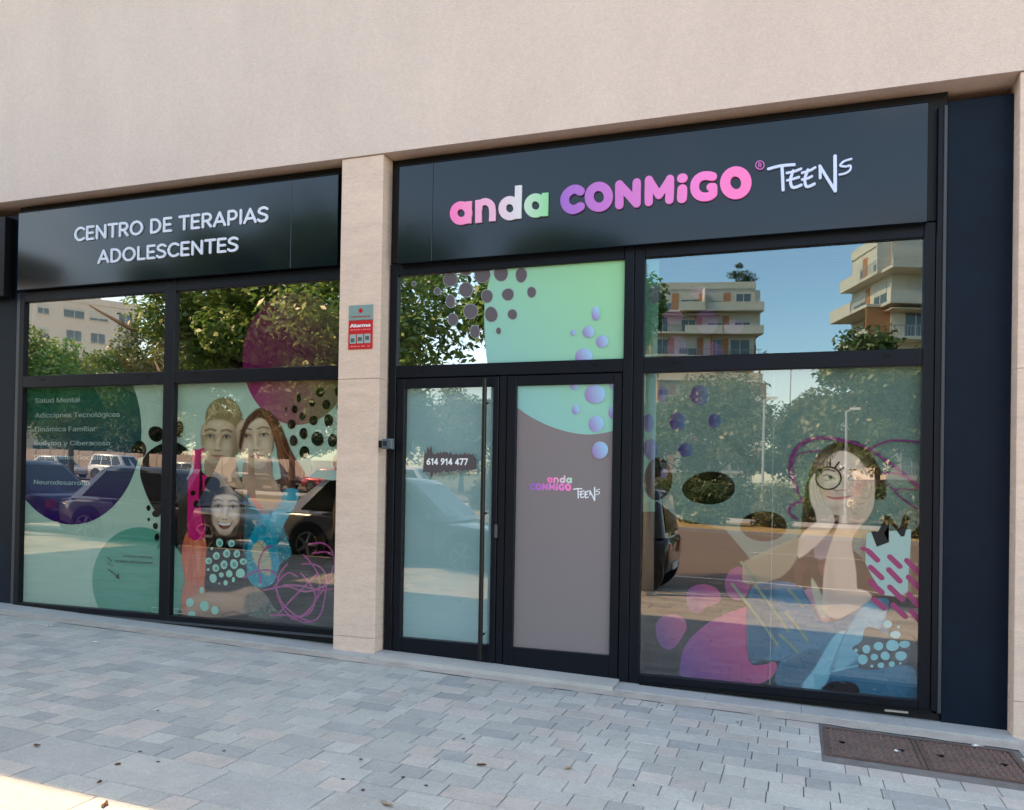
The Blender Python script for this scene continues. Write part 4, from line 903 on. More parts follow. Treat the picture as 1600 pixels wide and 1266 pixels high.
decal('dark_dot', ell(*ZC(500, 428), 36, 24, 32, .03), (10, 11, 9), RB)
VI = (86, 60, 128)
for c in [(205, 265, 46, 75), (535, 272, 90, 90), (340, 510, 80, 78), (672, 505, 55, 65), (410, 770, 65, 62), (75, 525, 50, 82), (95, 760, 65, 95), (215, 975, 35, 42)]:
    x, y = ZD(c[0], c[1]); decal('bead_decal', ell(x, y, c[2]/5.756, c[3]/5.756, 28, .04), VI, RB, .8, grad=((x-10, y, (74, 36, 104)), (x+12, y, (92, 120, 150))))
for c in [(110, 310, 28, 38), (185, 400, 38, 32), (320, 420, 45, 50), (290, 300, 38, 25), (200, 520, 40, 45), (345, 535, 42, 32), (430, 440, 40, 30)]:
    decal('bead_decal', ell(*ZE(c[0], c[1]), c[2]/2.58, c[3]/2.58, 28, .04), (120, 64, 128), RT, .32)
# magenta blobs
PK = (150, 62, 120)
decal('blob_decal', [ZC(*q) for q in crom([(216, 690), (230, 655), (275, 640), (325, 655), (343, 690), (325, 712), (290, 725), (262, 748), (228, 735)])], PK, RB, .8, grad=(((1070, 935, (108, 52, 116))), (1126, 920, (176, 70, 118))))
decal('blob_decal', [ZC(*q) for q in crom([(104, 810), (115, 770), (160, 750), (205, 765), (217, 800), (200, 835), (175, 870), (150, 880), (118, 860)])], PK, RB, .8, grad=((1024, 1000, (96, 52, 124)), (1072, 980, (170, 70, 120))))
decal('blob_decal', ell(*ZC(405, 638), 20, 26, 30, .04), (150, 62, 120), RB, .75)
decal('blob_decal', [ZC(*q) for q in crom([(195, 930), (205, 880), (240, 830), (300, 780), (370, 745), (450, 725), (450, 800), (450, 925), (500, 935), (540, 925), (545, 960), (500, 1000), (420, 1010), (300, 1010), (200, 1000)], True, 4)], PK, RB, .88, grad=((1060, 1060, (84, 50, 130)), (1190, 980, (190, 60, 112))))
# the girl
p = Print(1160, 684, 1442, 1098, 1.3)
DN, DND, DNL = (44, 104, 136), (24, 66, 92), (120, 176, 198)
p.poly([ZC(*q) for q in [(447, 668), (530, 632), (600, 633), (642, 652), (690, 740), (722, 776), (790, 768), (860, 715), (925, 690), (960, 700), (952, 760), (965, 850), (1000, 930), (1052, 950), (1062, 1062), (940, 1050), (740, 1030), (560, 1012), (545, 960), (560, 925), (500, 920), (446, 912)]], DN, .9, 1, True)
p.poly([ZC(*q) for q in [(447, 690), (530, 640), (560, 780), (520, 905), (446, 912)]], DND, 3, .6)
p.poly([ZC(*q) for q in [(560, 940), (700, 880), (740, 1020), (560, 1010)]], DND, 4, .6)
p.poly([ZB_(*q) for q in [(470, 600), (640, 400), (760, 470), (720, 620), (520, 900), (330, 990), (420, 720)]], DNL, 2.5, .75)
p.poly([ZB_(*q) for q in [(340, 700), (440, 690), (330, 940), (240, 1140), (70, 1130), (180, 960)]], DNL, 1.0, .95)
p.line([ZB_(500, 540), ZB_(420, 700), ZB_(300, 990)], 1.6, DND, 1, .8); p.line([ZB_(320, 1000), ZB_(440, 970), ZB_(640, 930)], 1.8, (150, 200, 214), .8, .8)
p.poly([ZB_(*q) for q in [(250, 1120), (330, 1080), (500, 1095), (540, 1180), (400, 1170), (240, 1145)]], (14, 22, 30), 1)
rr = random.Random(12)
for i in range(120):
    x, y = rr.uniform(1172, 1430), rr.uniform(920, 1092); l = rr.uniform(5, 16); a = rr.choice([.2, .9, 2.4])
    p.line([(x, y), (x+l*math.cos(a), y+l*math.sin(a))], .8, rr.choice([(96, 156, 184), (20, 56, 82), (60, 124, 156)]), .6, .5)
p.line([ZC(450, 915), ZC(540, 925), ZC(600, 900)], 1.4, (20, 40, 60)); p.line([ZC(640, 660), ZC(690, 745), ZC(720, 780)], 1.3, (20, 50, 72))
# hair
p.poly([ZA(*q) for q in [(540, 108), (600, 98), (680, 122), (760, 195), (830, 300), (880, 400), (908, 520), (890, 600), (820, 605), (780, 580), (700, 300), (420, 250), (330, 420), (300, 560), (310, 700), (330, 800), (290, 860), (300, 1010), (270, 1110), (220, 1130), (200, 1240), (130, 1290), (112, 1240), (150, 1110), (200, 860), (180, 820), (214, 640), (205, 520), (236, 440), (262, 340), (310, 245), (380, 165), (460, 125)]], (44, 34, 28), .9)
p.hair([ZA(540, 110), ZA(420, 150), ZA(290, 300), ZA(225, 500)], [ZA(400, 260), ZA(310, 500), ZA(290, 860), ZA(150, 1200)], 50, 1.1, [(88, 68, 48), (26, 20, 18), (66, 50, 38)], .6, 2)
p.hair([ZA(560, 105), ZA(700, 140), ZA(840, 330), ZA(905, 520)], [ZA(560, 180), ZA(700, 290), ZA(780, 440), ZA(830, 600)], 50, 1.1, [(92, 74, 50), (26, 20, 18), (70, 54, 40)], .6, 3)
p.poly([ZB_(*q) for q in [(10, 130), (60, 40), (130, 40), (110, 130), (70, 260), (20, 300)]], (60, 34, 26), 1.2); p.poly([ZB_(*q) for q in [(130, 60), (185, 60), (180, 200), (150, 260), (130, 200)]], (24, 18, 18), 1.2); p.poly([ZB_(*q) for q in [(205, 60), (260, 60), (245, 200), (215, 190)]], (92, 34, 32), 1.2)
p.poly([ZA(*q) for q in [(215, 560), (262, 640), (300, 720), (322, 800), (290, 850), (200, 900), (178, 830)]], (40, 28, 26), .9)
p.poly([ZA(*q) for q in [(800, 420), (880, 400), (905, 520), (880, 590), (812, 590)]], (30, 24, 22), 1)
# shirt and neck
p.poly([ZA(*q) for q in [(440, 800), (500, 790), (500, 880), (440, 1000), (400, 1110), (300, 1115), (290, 990), (400, 890)]], (128, 112, 122), 1.2); p.poly([ZA(*q) for q in [(430, 730), (510, 720), (500, 800), (460, 890), (410, 880)]], (26, 20, 22), 1)
p.poly([ZB_(*q) for q in [(90, 330), (180, 325), (240, 420), (300, 560), (240, 590), (170, 470)]], (170, 120, 140), 1.2)
p.poly([ZB_(*q) for q in [(150, 230), (200, 300), (255, 420), (260, 560), (210, 520), (150, 330)]], (176, 176, 150), 1.2, .8)
# face
FA = (214, 186, 170)
p.poly([ZA(*q) for q in [(520, 190), (600, 208), (680, 265), (742, 350), (768, 430), (772, 530), (745, 610), (690, 665), (600, 705), (540, 725), (480, 742), (430, 722), (380, 650), (345, 570), (318, 480), (328, 380), (370, 290), (440, 220)]], FA, 1.0)
p.blob(*ZA(720, 480), 7, 26, (176, 140, 122), .55); p.blob(*ZA(350, 330), 9, 14, (190, 156, 138), .4); p.blob(*ZA(520, 290), 22, 12, (228, 206, 190), .6)
p.blob(*ZA(400, 560), 12, 8, (228, 158, 142), .5); p.blob(*ZA(650, 540), 12, 9, (224, 160, 144), .5); p.blob(*ZA(480, 680), 14, 6, (186, 148, 132), .45)
p.line([ZA(570, 372), ZA(620, 352), ZA(680, 362), ZA(712, 388)], 2.8, (70, 50, 42)); p.line([ZA(345, 362), ZA(400, 350), ZA(462, 366)], 2.6, (84, 60, 52))
for ex, ey in ((405, 422), (640, 425)):
    p.poly([ZA(ex-62, ey+6), ZA(ex-10, ey-22), ZA(ex+58, ey+10), ZA(ex, ey+18)], (206, 192, 184), .7); p.poly(ell(*ZA(ex+24, ey-2), 3.4, 3.2, 12), (40, 28, 24), .7, 1, False); p.line([ZA(ex-64, ey+6), ZA(ex-10, ey-26), ZA(ex+62, ey+8)], 1.5, (46, 34, 30)); p.line([ZA(ex-50, ey+14), ZA(ex, ey+22), ZA(ex+54, ey+13)], .8, (140, 104, 92))
p.line([ZA(510, 400), ZA(500, 460), ZA(535, 505)], 1.4, (196, 160, 144), 1, .7); p.line([ZA(450, 520), ZA(480, 536), ZA(510, 530), ZA(560, 528)], 1.7, (132, 90, 80), .7); p.blob(*ZA(505, 490), 5, 6, (232, 208, 194), .6)
p.poly([ZA(395, 582), ZA(450, 588), ZA(500, 586), ZA(600, 580), ZA(550, 604), ZA(480, 612), ZA(430, 604)], (206, 104, 112), .7); p.line([ZA(392, 580), ZA(450, 592), ZA(520, 594), ZA(612, 576)], 1.1, (136, 60, 66))
p.line([ZA(645, 478), ZA(662, 470), ZA(668, 490), ZA(680, 474), ZA(688, 486), ZA(664, 518), ZA(648, 490)], .8, (206, 96, 100), .5)
p.blob(*ZA(345, 480), 6, 30, (168, 130, 114), .5); p.blob(*ZA(560, 700), 26, 6, (170, 132, 116), .5); p.blob(*ZA(540, 470), 4, 12, (180, 144, 128), .5); p.blob(*ZA(500, 560), 9, 3, (180, 142, 126), .5)
for k_ in range(140):
    t = rr.random(); sd_ = rr.random() < .5
    a_ = (540-250*t, 112+250*t**1.2) if sd_ else (580+290*t, 104+330*t**1.2); b_ = (528-232*t+rr.uniform(-14, 4), 160+300*t) if sd_ else (578+255*t+rr.uniform(-4, 24), 160+320*t)
    p.line([ZA(*a_), ZA((a_[0]+b_[0])/2+rr.uniform(-12, 12), (a_[1]+b_[1])/2), ZA(*b_)], .7, rr.choice([(92, 74, 52), (22, 18, 16), (60, 46, 36), (116, 94, 66)]), .45, .5)
for k_ in range(70):
    x = rr.uniform(195, 300); y = rr.uniform(560, 780); p.line([ZA(x, y), ZA(x+rr.uniform(-14, 8), y+60), ZA(x+rr.uniform(-22, 10), y+rr.uniform(90, 150))], .7, rr.choice([(84, 62, 46), (20, 16, 16), (60, 40, 32)]), .45, .5)
# hands and arms
AR = (204, 176, 160)
p.poly([ZA(*q) for q in [(310, 800), (350, 770), (458, 770), (440, 850), (330, 980), (200, 1090), (148, 1105), (150, 1000), (180, 905)]], AR, 1)
p.poly([ZA(*q) for q in [(292, 385), (316, 440), (330, 530), (372, 630), (432, 705), (462, 770), (450, 815), (390, 850), (318, 820), (296, 720), (262, 640), (246, 540), (252, 450)]], (214, 188, 172), 1)
for q in [[(300, 430), (312, 540), (350, 640)], [(275, 460), (285, 560), (320, 670)]]: p.line([ZA(*t) for t in q], .9, (168, 130, 114), .7, .8)
p.poly([ZC(*q) for q in [(380, 600), (450, 545), (620, 470), (640, 500), (600, 580), (540, 625), (440, 640)]], (188, 170, 138), 1.6, .55)
p.poly([ZA(*q) for q in [(505, 790), (500, 710), (540, 650), (620, 610), (700, 580), (752, 520), (765, 440), (790, 418), (806, 440), (808, 560), (796, 680), (750, 770), (690, 835), (640, 900), (612, 1000), (640, 1160), (652, 1290), (640, 1420), (500, 1560), (400, 1590), (362, 1540), (360, 1400), (370, 1240), (400, 1080), (462, 900)]], AR, 1)
p.poly([ZB_(*q) for q in [(258, 180), (300, 60), (420, 40), (505, 180), (505, 300), (600, 335), (645, 390), (560, 462), (430, 542), (370, 566), (300, 552), (262, 500), (252, 350)]], AR, 1)
p.blob(*ZB_(400, 480), 26, 14, (182, 146, 134), .5); p.blob(*ZB_(300, 250), 8, 44, (176, 146, 132), .4); p.blob(*ZA(560, 700), 12, 14, (224, 200, 180), .5); p.blob(*ZA(640, 800), 8, 30, (176, 140, 124), .5)
for q in [[(545, 660), (600, 690), (660, 690)], [(600, 625), (660, 650), (720, 640)], [(690, 590), (740, 600), (770, 570)], [(500, 808), (580, 815), (660, 812)], [(772, 450), (778, 520), (764, 580)]]: p.line([ZA(*t) for t in q], 1.0, (166, 128, 112), .7, .8)
p.build('portrait_print', PR['B'], .0226)
LAY[0] = 55
# marks drawn over and around the girl
outer('pale_panel', [(1354, 833), (1424, 827), (1421, 880), (1418, 926), (1398, 932), (1382, 930), (1362, 900), (1352, 880)], (146, 168, 160), RB[0], -.0012)
DY = 0
for q in [((700, 1030), (760, 1050), (830, 1128))]: line_decal('dash_decal', [ZA(*t) for t in q], 5.8, (142, 56, 96), RB, yput=-.0017, M=OUT)
for a_, b_ in [((618, 10), (688, 78)), ((790, 52), (872, 130)), ((632, 138), (724, 224)), ((782, 158), (872, 250)), ((630, 258), (726, 345)), ((790, 300), (892, 402)), ((660, 402), (744, 472)), ((818, 448), (916, 540)), ((930, 82), (1022, 176)), ((944, 218), (1024, 300)), ((946, 360), (1022, 450)), ((968, 498), (1024, 566)), ]:
    DY += .00004; line_decal('dash_decal', [ZB_(*a_), ZB_((a_[0]+b_[0])/2, (a_[1]+b_[1])/2), ZB_(*b_)], 8.2, (142, 56, 96), RB, yput=-.0018-DY, M=OUT)
decal('ink_patch', [ZB_(*q) for q in [(795, 480), (830, 430), (860, 440), (900, 350), (930, 380), (1030, 345), (1030, 720), (1005, 740), (960, 700), (880, 690), (850, 720), (820, 640), (760, 560), (790, 540)]], (46, 46, 48), RB, .9)
decal('ink_patch', [ZB_(*q) for q in crom([(590, 640), (670, 640), (760, 690), (860, 740), (960, 780), (930, 930), (820, 950), (700, 980), (600, 985), (530, 960), (560, 880), (480, 810), (560, 750)], True, 3)], (62, 66, 70), RB, .85)
for c in [(570, 900, 42, 40), (600, 815, 34, 34), (700, 790, 38, 36), (815, 785, 55, 44), (915, 775, 44, 30), (755, 870, 38, 36), (885, 870, 46, 40), (665, 880, 30, 28), (775, 610, 35, 33), (840, 695, 42, 32), (865, 632, 12, 12), (810, 938, 25, 24), (720, 948, 26, 24), (645, 955, 14, 13), (880, 932, 11, 11), (515, 825, 15, 15)]:
    decal('dot_decal', ell(*ZB_(c[0], c[1]), c[2]/5.275, c[3]/5.275, 22, .06), (128, 184, 194), RB)
decal('arrow_decal', [ZA(*q) for q in [(1110, 760), (1062, 925), (1034, 928), (945, 805), (900, 872), (862, 862), (895, 745), (935, 752), (1022, 868), (1062, 735)]], (8, 8, 10), RB)
outer('arrow_decal', [ZA(*q) for q in [(1083, 850), (1062, 925), (1034, 928), (990, 868), (1022, 868), (1034, 850)]], (10, 10, 12), RB[0], -.0026)
outer('arrow_decal', [ZA(*q) for q in [(930, 828), (888, 900), (930, 976), (826, 1016), (776, 882), (838, 884), (868, 828)]], (10, 10, 12), RB[0], -.0027)
PU = (112, 40, 104)
for q, wd in [([(190, 620), (112, 480), (78, 340), (100, 220), (180, 120), (300, 78), (420, 76), (560, 102), (740, 165), (900, 265), (1060, 385), (1200, 515)], 3.4), ([(150, 560), (92, 430), (92, 290), (150, 170), (280, 95), (420, 90), (560, 118)], 2), ([(770, 180), (920, 290), (1080, 400), (1200, 500)], 2.4),
              ([(150, 520), (112, 400), (116, 270), (185, 208), (345, 190)], 2), ([(775, 165), (880, 120), (1000, 100), (1200, 116)], 3), ([(880, 385), (1000, 384), (1100, 430), (1165, 505)], 3.2), ([(138, 775), (76, 722), (100, 655), (195, 622)], 3.6), ([(960, 520), (1080, 522), (1195, 520)], 2.4), ([(920, 470), (1000, 560), (1090, 630), (1195, 705)], 2.4)]:
    line_decal('scribble', [ZA(*t) for t in q], wd, PU, RB)
for a_, b_ in [((385, 640), (550, 860)), ((470, 645), (590, 812)), ((562, 828), (625, 890)), ((580, 742), (660, 846)), ((592, 662), (642, 722)), ((418, 560), (470, 628))]:
    line_decal('dash_decal', [ZC(*a_), ZC((a_[0]+b_[0])/2+3, (a_[1]+b_[1])/2), ZC(*b_)], 4.4, (118, 138, 112), RB, True, .75)
ring = [(ZA(410+108*math.cos(t), 425+96*math.sin(t))) for t in np.linspace(0, 2*math.pi, 33)]
line_decal('lens_ring', ring, 2.2, (34, 30, 34), RB, False)
for a_, b_ in [((425, 262), (425, 318)), ((500, 288), (468, 335)), ((540, 336), (508, 356)), ((330, 350), (345, 375))]: line_decal('lash_mark', [ZA(*a_), ZA(*b_)], 2.4, (34, 32, 34), RB, False)
for xx in (1206,):
    x_ = onY(xx, 800, .02)[0]; bb = PR['B']['b']; flat('film_seam', [(x_, bb[2]), (x_+.006, bb[2]), (x_+.006, bb[3]), (x_, bb[3])], .0127, PR['B']['o'], lin((170, 200, 196)), .35)

# ------------------------------------------------------------------ alarm notice
AS = thing('alarm_sign', 'small red and grey alarm notice fixed to the stone pillar', 'sign')
x0, z1_ = onY(545.5, 478, -.158); x1, z0_ = onY(582, 545, -.158)
zz = z1_-(z1_-z0_)*.345
q = MB(); q.cbox(x0, x1, -.163, -.1565, zz+.0005, z1_, .002); q.build('upper_plate', mat('notice_grey', (.20, .29, .27), .35, .5), AS)
q = MB(); q.cbox(x0, x1, -.163, -.1565, z0_, zz-.0005, .002); q.build('lower_plate', mat('notice_red', (.50, .012, .016), .35, .5), AS)
wd_ = x1-x0; hh = z1_-z0_
text_at('lettering', 'verisure', x0+wd_*.11, zz+hh*.065, hh*.058, wd_*.78, -.1638, AS, (176, 30, 40), .02)
text_at('lettering', 'Alarma', x0+wd_*.08, zz-hh*.155, hh*.105, wd_*.82, -.1638, AS, (226, 226, 226), .03)
for a_, b_ in ((.07, .20), (.22, .34), (.36, .48), (.53, .56), (.60, .74), (.76, .92)):
    q = MB(); q.box(x0+wd_*a_, x0+wd_*b_, -.1638, -.1632, zz-hh*.225, zz-hh*.203); q.build('small_print', FILM, AS, colr=lin((230, 120, 130)))
for k in range(3):
    a = x0+wd_*(.07+.30*k); bx('pictogram', mat('picto_grey', (.30, .38, .36), .5), AS, a, a+wd_*.25, -.1645, -.1632, z0_+hh*.13, z0_+hh*.34)
    bx('pictogram_mark', mat('picto_dark', (.05, .10, .09), .5), AS, a+wd_*.04, a+wd_*.2, -.1652, -.1647, z0_+hh*(.16+.02*k), z0_+hh*(.25+.02*k))
for a_, b_ in ((.10, .22), (.25, .36), (.40, .48), (.55, .70), (.80, .90)):
    q = MB(); q.box(x0+wd_*a_, x0+wd_*b_, -.1638, -.1632, z0_+hh*.055, z0_+hh*.075); q.build('small_print', FILM, AS, colr=lin((230, 140, 145)))
q = MB(); q.add([(x0+wd_*.5+.02*math.cos(t)*(.8 if k % 2 else 1.1), -.1638, z1_-hh*.13+.02*math.sin(t)*(.8 if k % 2 else 1.1)) for k, t in enumerate(np.linspace(0, 2*math.pi, 13)[:-1])], [tuple(range(12))]); q.build('emblem', FILM, AS, colr=lin((190, 30, 40)))

# ------------------------------------------------------------------ pavement furniture and litter
for i, c in enumerate(COVERS):
    t = thing('access_cover', ['rusty cast iron access cover nearer the door side of the pair', 'rusty cast iron access cover nearer the right stone pillar'][i], 'cover', 'pair of iron covers in the paving', ((c[0]+c[1])/2, (c[2]+c[3])/2, zg((c[0]+c[1])/2)))
    hx_, hy_ = (c[1]-c[0])/2, (c[3]-c[2])/2
    def tz(mb): mb.v = [(x, y, z+GX*x) for x, y, z in mb.v]; return mb
    q = MB()
    for a in ((-hx_, hx_, -hy_, -hy_+.022), (-hx_, hx_, hy_-.022, hy_), (-hx_, -hx_+.022, -hy_+.022, hy_-.022), (hx_-.022, hx_, -hy_+.022, hy_-.022)): q.box(*a, -.03, .004)
    tz(q).build('rim', IRON, t)
    q = MB().box(-hx_+.025, hx_-.025, -hy_+.025, hy_-.025, -.03, -.010); tz(q).build('plate', mat('iron_plate', (.035, .028, .026), .9, .2, noise=[(20, .3, 4)]), t)
    q = MB(); n1, n2 = 13, 15
    for a in range(n1):
        for b_ in range(n2):
            x = -hx_+.045+(2*hx_-.09)*a/(n1-1); y = -hy_+.045+(2*hy_-.09)*b_/(n2-1)
            if (a+b_) % 2: q.box(x-.016, x+.016, y-.006, y+.006, -.0105, .003)
            else: q.box(x-.006, x+.006, y-.016, y+.016, -.0105, .003)
    o = tz(q).build('tread', mat('tread_rust', (.21, .125, .10), .7, .4, metal=.15, noise=[(5, .3, 5), (60, .25, 4)]), t); o['kind'] = 'stuff'
    for s in (-1, 1):
        q = MB().box(s*.16-.02, s*.16+.02, -.008, .008, -.0095, .005); tz(q).build('lifting_slot', FRAMEDARK, t)
WHITE = mat('paper_white', (.72, .72, .70), .8, .2)
LEAFB = mat('dead_leaf', (.12, .065, .04), .9, .1, noise=[(40, .4, 3)])
def crumple(px, py, sx, sy, M, name, label, cat, group=None, rz=0, hgt=.012, seed=0):
    x, y = onG(px, py); rr = random.Random(seed); q = MB(); n = 9; ring = []
    for k in range(n):
        t = 2*math.pi*k/n; f = rr.uniform(.55, 1.1); ring.append((sx*f*math.cos(t), sy*f*math.sin(t), rr.uniform(.001, hgt)))
    q.add(ring+[(0, 0, hgt*.8), (0, 0, .0005)], [(k, (k+1) % n, n) for k in range(n)]+[((k+1) % n, k, n+1) for k in range(n)])
    o = q.build(name, M); o.location = (x, y, zg(x)+.001); o.rotation_euler[2] = rz
    return tag(o, label, cat, group)
crumple(1529, 1167, .042, .012, WHITE, 'paper_scrap', 'white torn paper scrap beside the right iron cover', 'litter', rz=-.25, seed=1)
crumple(76, 979, .035, .012, WHITE, 'paper_scrap', 'small white paper scrap on pavement near the left window corner', 'litter', rz=.4, seed=2)
crumple(150, 1004, .04, .01, WHITE, 'paper_scrap', 'white paper scrap on pavers below the left window', 'litter', rz=.1, seed=3)
crumple(1403, 1175, .022, .015, WHITE, 'paper_scrap', 'pale smear of paper on the left iron cover', 'litter', seed=4)
for i, (a, b_, r_, lab) in enumerate([(57, 1167, .035, 'dry brown leaf on large slab farthest left'), (184, 1196, .03, 'dry brown leaf on second large slab from left'), (155, 1224, .02, 'small dry leaf at slab joint near sunlit corner'), (163, 1260, .05, 'curled dry leaf at edge of the sunlit patch'), (604, 1259, .06, 'long pale dry leaf at bottom centre of pavement'),
                                  (753, 1197, .045, 'dark curled twig leaf on pavers below the door'), (888, 1202, .04, 'pale brown leaf on pavers right of the twig'), (990, 1229, .02, 'dark leaf scrap on pavers at bottom centre right')]):
    crumple(a, b_, r_*.75, r_*.3, LEAFB if i not in (4, 6) else mat('pale_leaf', (.32, .24, .16), .9), 'dry_leaf', lab, 'leaf', 'dry leaves on the pavement', rz=i*.7, hgt=.014, seed=20+i)
GUM = mat('gum_dark', (.03, .03, .035), .8)
for i, (a, b_) in enumerate([(536, 1218), (567, 1235), (630, 1215), (666, 1228), (564, 1187), (724, 1155), (219, 1175), (350, 1174), (247, 1191), (1152, 1129), (1034, 1103), (246, 1111)]):
    x, y = onG(a, b_); q = MB(); n = 10; rr = random.Random(i)
    rg = [(.011*rr.uniform(.7, 1.2)*math.cos(2*math.pi*k/n), .011*rr.uniform(.7, 1.2)*math.sin(2*math.pi*k/n), .001) for k in range(n)]
    q.add(rg+[(0, 0, .003)], [(k, (k+1) % n, n) for k in range(n)]); o = q.build('gum_spot', GUM); o.location = (x, y, zg(x)+.002); tag(o, 'small dark chewing gum spot trodden into the grey pavers', 'gum', 'gum spots on the pavers')

# ------------------------------------------------------------------ trees
def leaves_mesh(name, cents, rads, nper, size, cols, seed, parent, flat_=.5):
    r = np.random.default_rng(seed); n = len(cents)*nper
    ci = np.repeat(np.arange(len(cents)), nper); d = r.normal(size=(n, 3)); d /= np.linalg.norm(d, axis=1)[:, None]
    rad = r.random(n)**.45; P = cents[ci]+d*rads[ci][:, None]*rad[:, None]*np.array([1, 1, .72])
    nrm = r.normal(size=(n, 3))*flat_+np.array([0, 0, .6])+d*.5; nrm /= np.linalg.norm(nrm, axis=1)[:, None]
    t = np.cross(nrm, r.normal(size=(n, 3))); t /= np.linalg.norm(t, axis=1)[:, None]; b = np.cross(nrm, t)
    s = size*r.uniform(.6, 1.35, n)[:, None]
    V = np.stack([P-t*s, P-b*s*.45+nrm*s*.12, P+t*s, P+b*s*.45+nrm*s*.12], 1).reshape(-1, 3)
    me = bpy.data.meshes.new(name); me.vertices.add(4*n); me.vertices.foreach_set('co', V.astype(np.float32).ravel())
    me.loops.add(4*n); me.loops.foreach_set('vertex_index', np.arange(4*n, dtype=np.int32)); me.polygons.add(n); me.polygons.foreach_set('loop_start', (np.arange(n)*4).astype(np.int32))
    me.update(calc_edges=True); me.materials.append(LEAF)
    C = np.array(cols)[r.integers(0, len(cols), n)]*r.uniform(.75, 1.25, n)[:, None]; setcol(me, np.repeat(C, 4, 0))
    return link(name, me, parent)
GREEN = [(.085, .145, .030), (.115, .170, .036), (.065, .115, .028), (.15, .18, .045)]
NEARG = [(.12, .24, .045), (.18, .31, .058), (.085, .18, .04), (.24, .34, .08)]
OLIVE = [(.15, .175, .055), (.115, .15, .048), (.19, .20, .07), (.095, .13, .045)]
DARKG = [(.05, .10, .030), (.075, .125, .036), (.04, .08, .026)]
def tree(x, y, h, cr, cz, label, group, seed, ncl=34, nper=170, size=.12, cols=GREEN, tr=.13, name='street_tree', lean=0):
    t = thing(name, label, 'tree', group, (x, y, zg(x)-.02)); rr = random.Random(seed); r = np.random.default_rng(seed)
    q = MB(); top = cz+(h-cz)*.55
    pts = [(0, 0, -.1)]+[(lean*k/5+rr.uniform(-.06, .06), rr.uniform(-.06, .06), top*k/5) for k in range(1, 6)]
    q.tube(pts, [tr*1.25]+[tr*(1-.13*k) for k in range(1, 6)], 9)
    for k in range(7):
        a = k*2.4+rr.random(); z = cz*.85+(top-cz*.85)*rr.random()*.8; l = cr*rr.uniform(.55, .85)
        p0 = (lean*z/top, 0, z); p1 = (l*.45*math.cos(a), l*.45*math.sin(a), z+l*.35); p2 = (l*math.cos(a), l*math.sin(a), z+l*.65)
        q.tube([p0, p1, p2], [tr*.45, tr*.3, tr*.1], 6)
    q.build('trunk', BARK, t, smooth=True)
    zc = (cz+h)/2; hz = (h-cz)/2
    d = r.normal(size=(ncl, 3)); d /= np.linalg.norm(d, axis=1)[:, None]; rad = r.random(ncl)**.4*.82
    cents = d*rad[:, None]*np.array([cr, cr, hz])+np.array([lean*.5, 0, zc]); rads = r.uniform(.20, .42, ncl)*cr
    leaves_mesh('crown', cents, rads, nper, size, cols, seed, t); return t
NEAR = 'street trees on the pavement edge'
tree(-5.45, -5.0, 5.9, 2.3, 2.1, 'leafy street tree on our pavement, reflected beside the stone pillar', NEAR, 1, 46, 480, .060, NEARG)
tree(-1.95, -4.75, 4.75, 1.4, 2.9, 'small added kerbside tree that shades the pavement near the door', NEAR, 4, 34, 520, .062, NEARG, .07)  # added tree, placed so its crown shades the pavement before the right window
tree(-8.95, -5.1, 5.2, 1.55, 2.5, 'leafy street tree on our pavement, reflected behind the left window mullion', NEAR, 2, 38, 440, .060, NEARG, lean=2.6)
tree(-12.6, -5.0, 3.9, 1.5, 1.8, 'small street tree reflected at the far left of the left window', NEAR, 3, 36, 420, .060, NEARG)
FAR = 'trees along the opposite verge'
for i, (x, y, h, cr, cz) in enumerate([(-16.2, -23.8, 8.6, 2.7, 2.7), (-18.6, -23.0, 9.0, 2.6, 2.8), (-20.9, -23.4, 9.6, 2.8, 2.8), (-23.3, -22.9, 9.2, 2.6, 2.7), (-26.0, -22.8, 7.6, 2.5, 2.6), (-30.5, -23.0, 6.4, 2.7, 2.5), (-35.5, -23.5, 6.6, 2.8, 2.5), (-41, -24, 7.0, 3, 2.6)]):
    tree(x, y, h, cr, cz, ['nearest', 'second', 'third', 'fourth', 'fifth', 'sixth', 'seventh', 'farthest'][i]+' tree from the door in the row reflected across the road', FAR, 30+i, 40, 260, .11, [GREEN, OLIVE][i % 2], .15)
BACK = 'park trees beyond the second road'
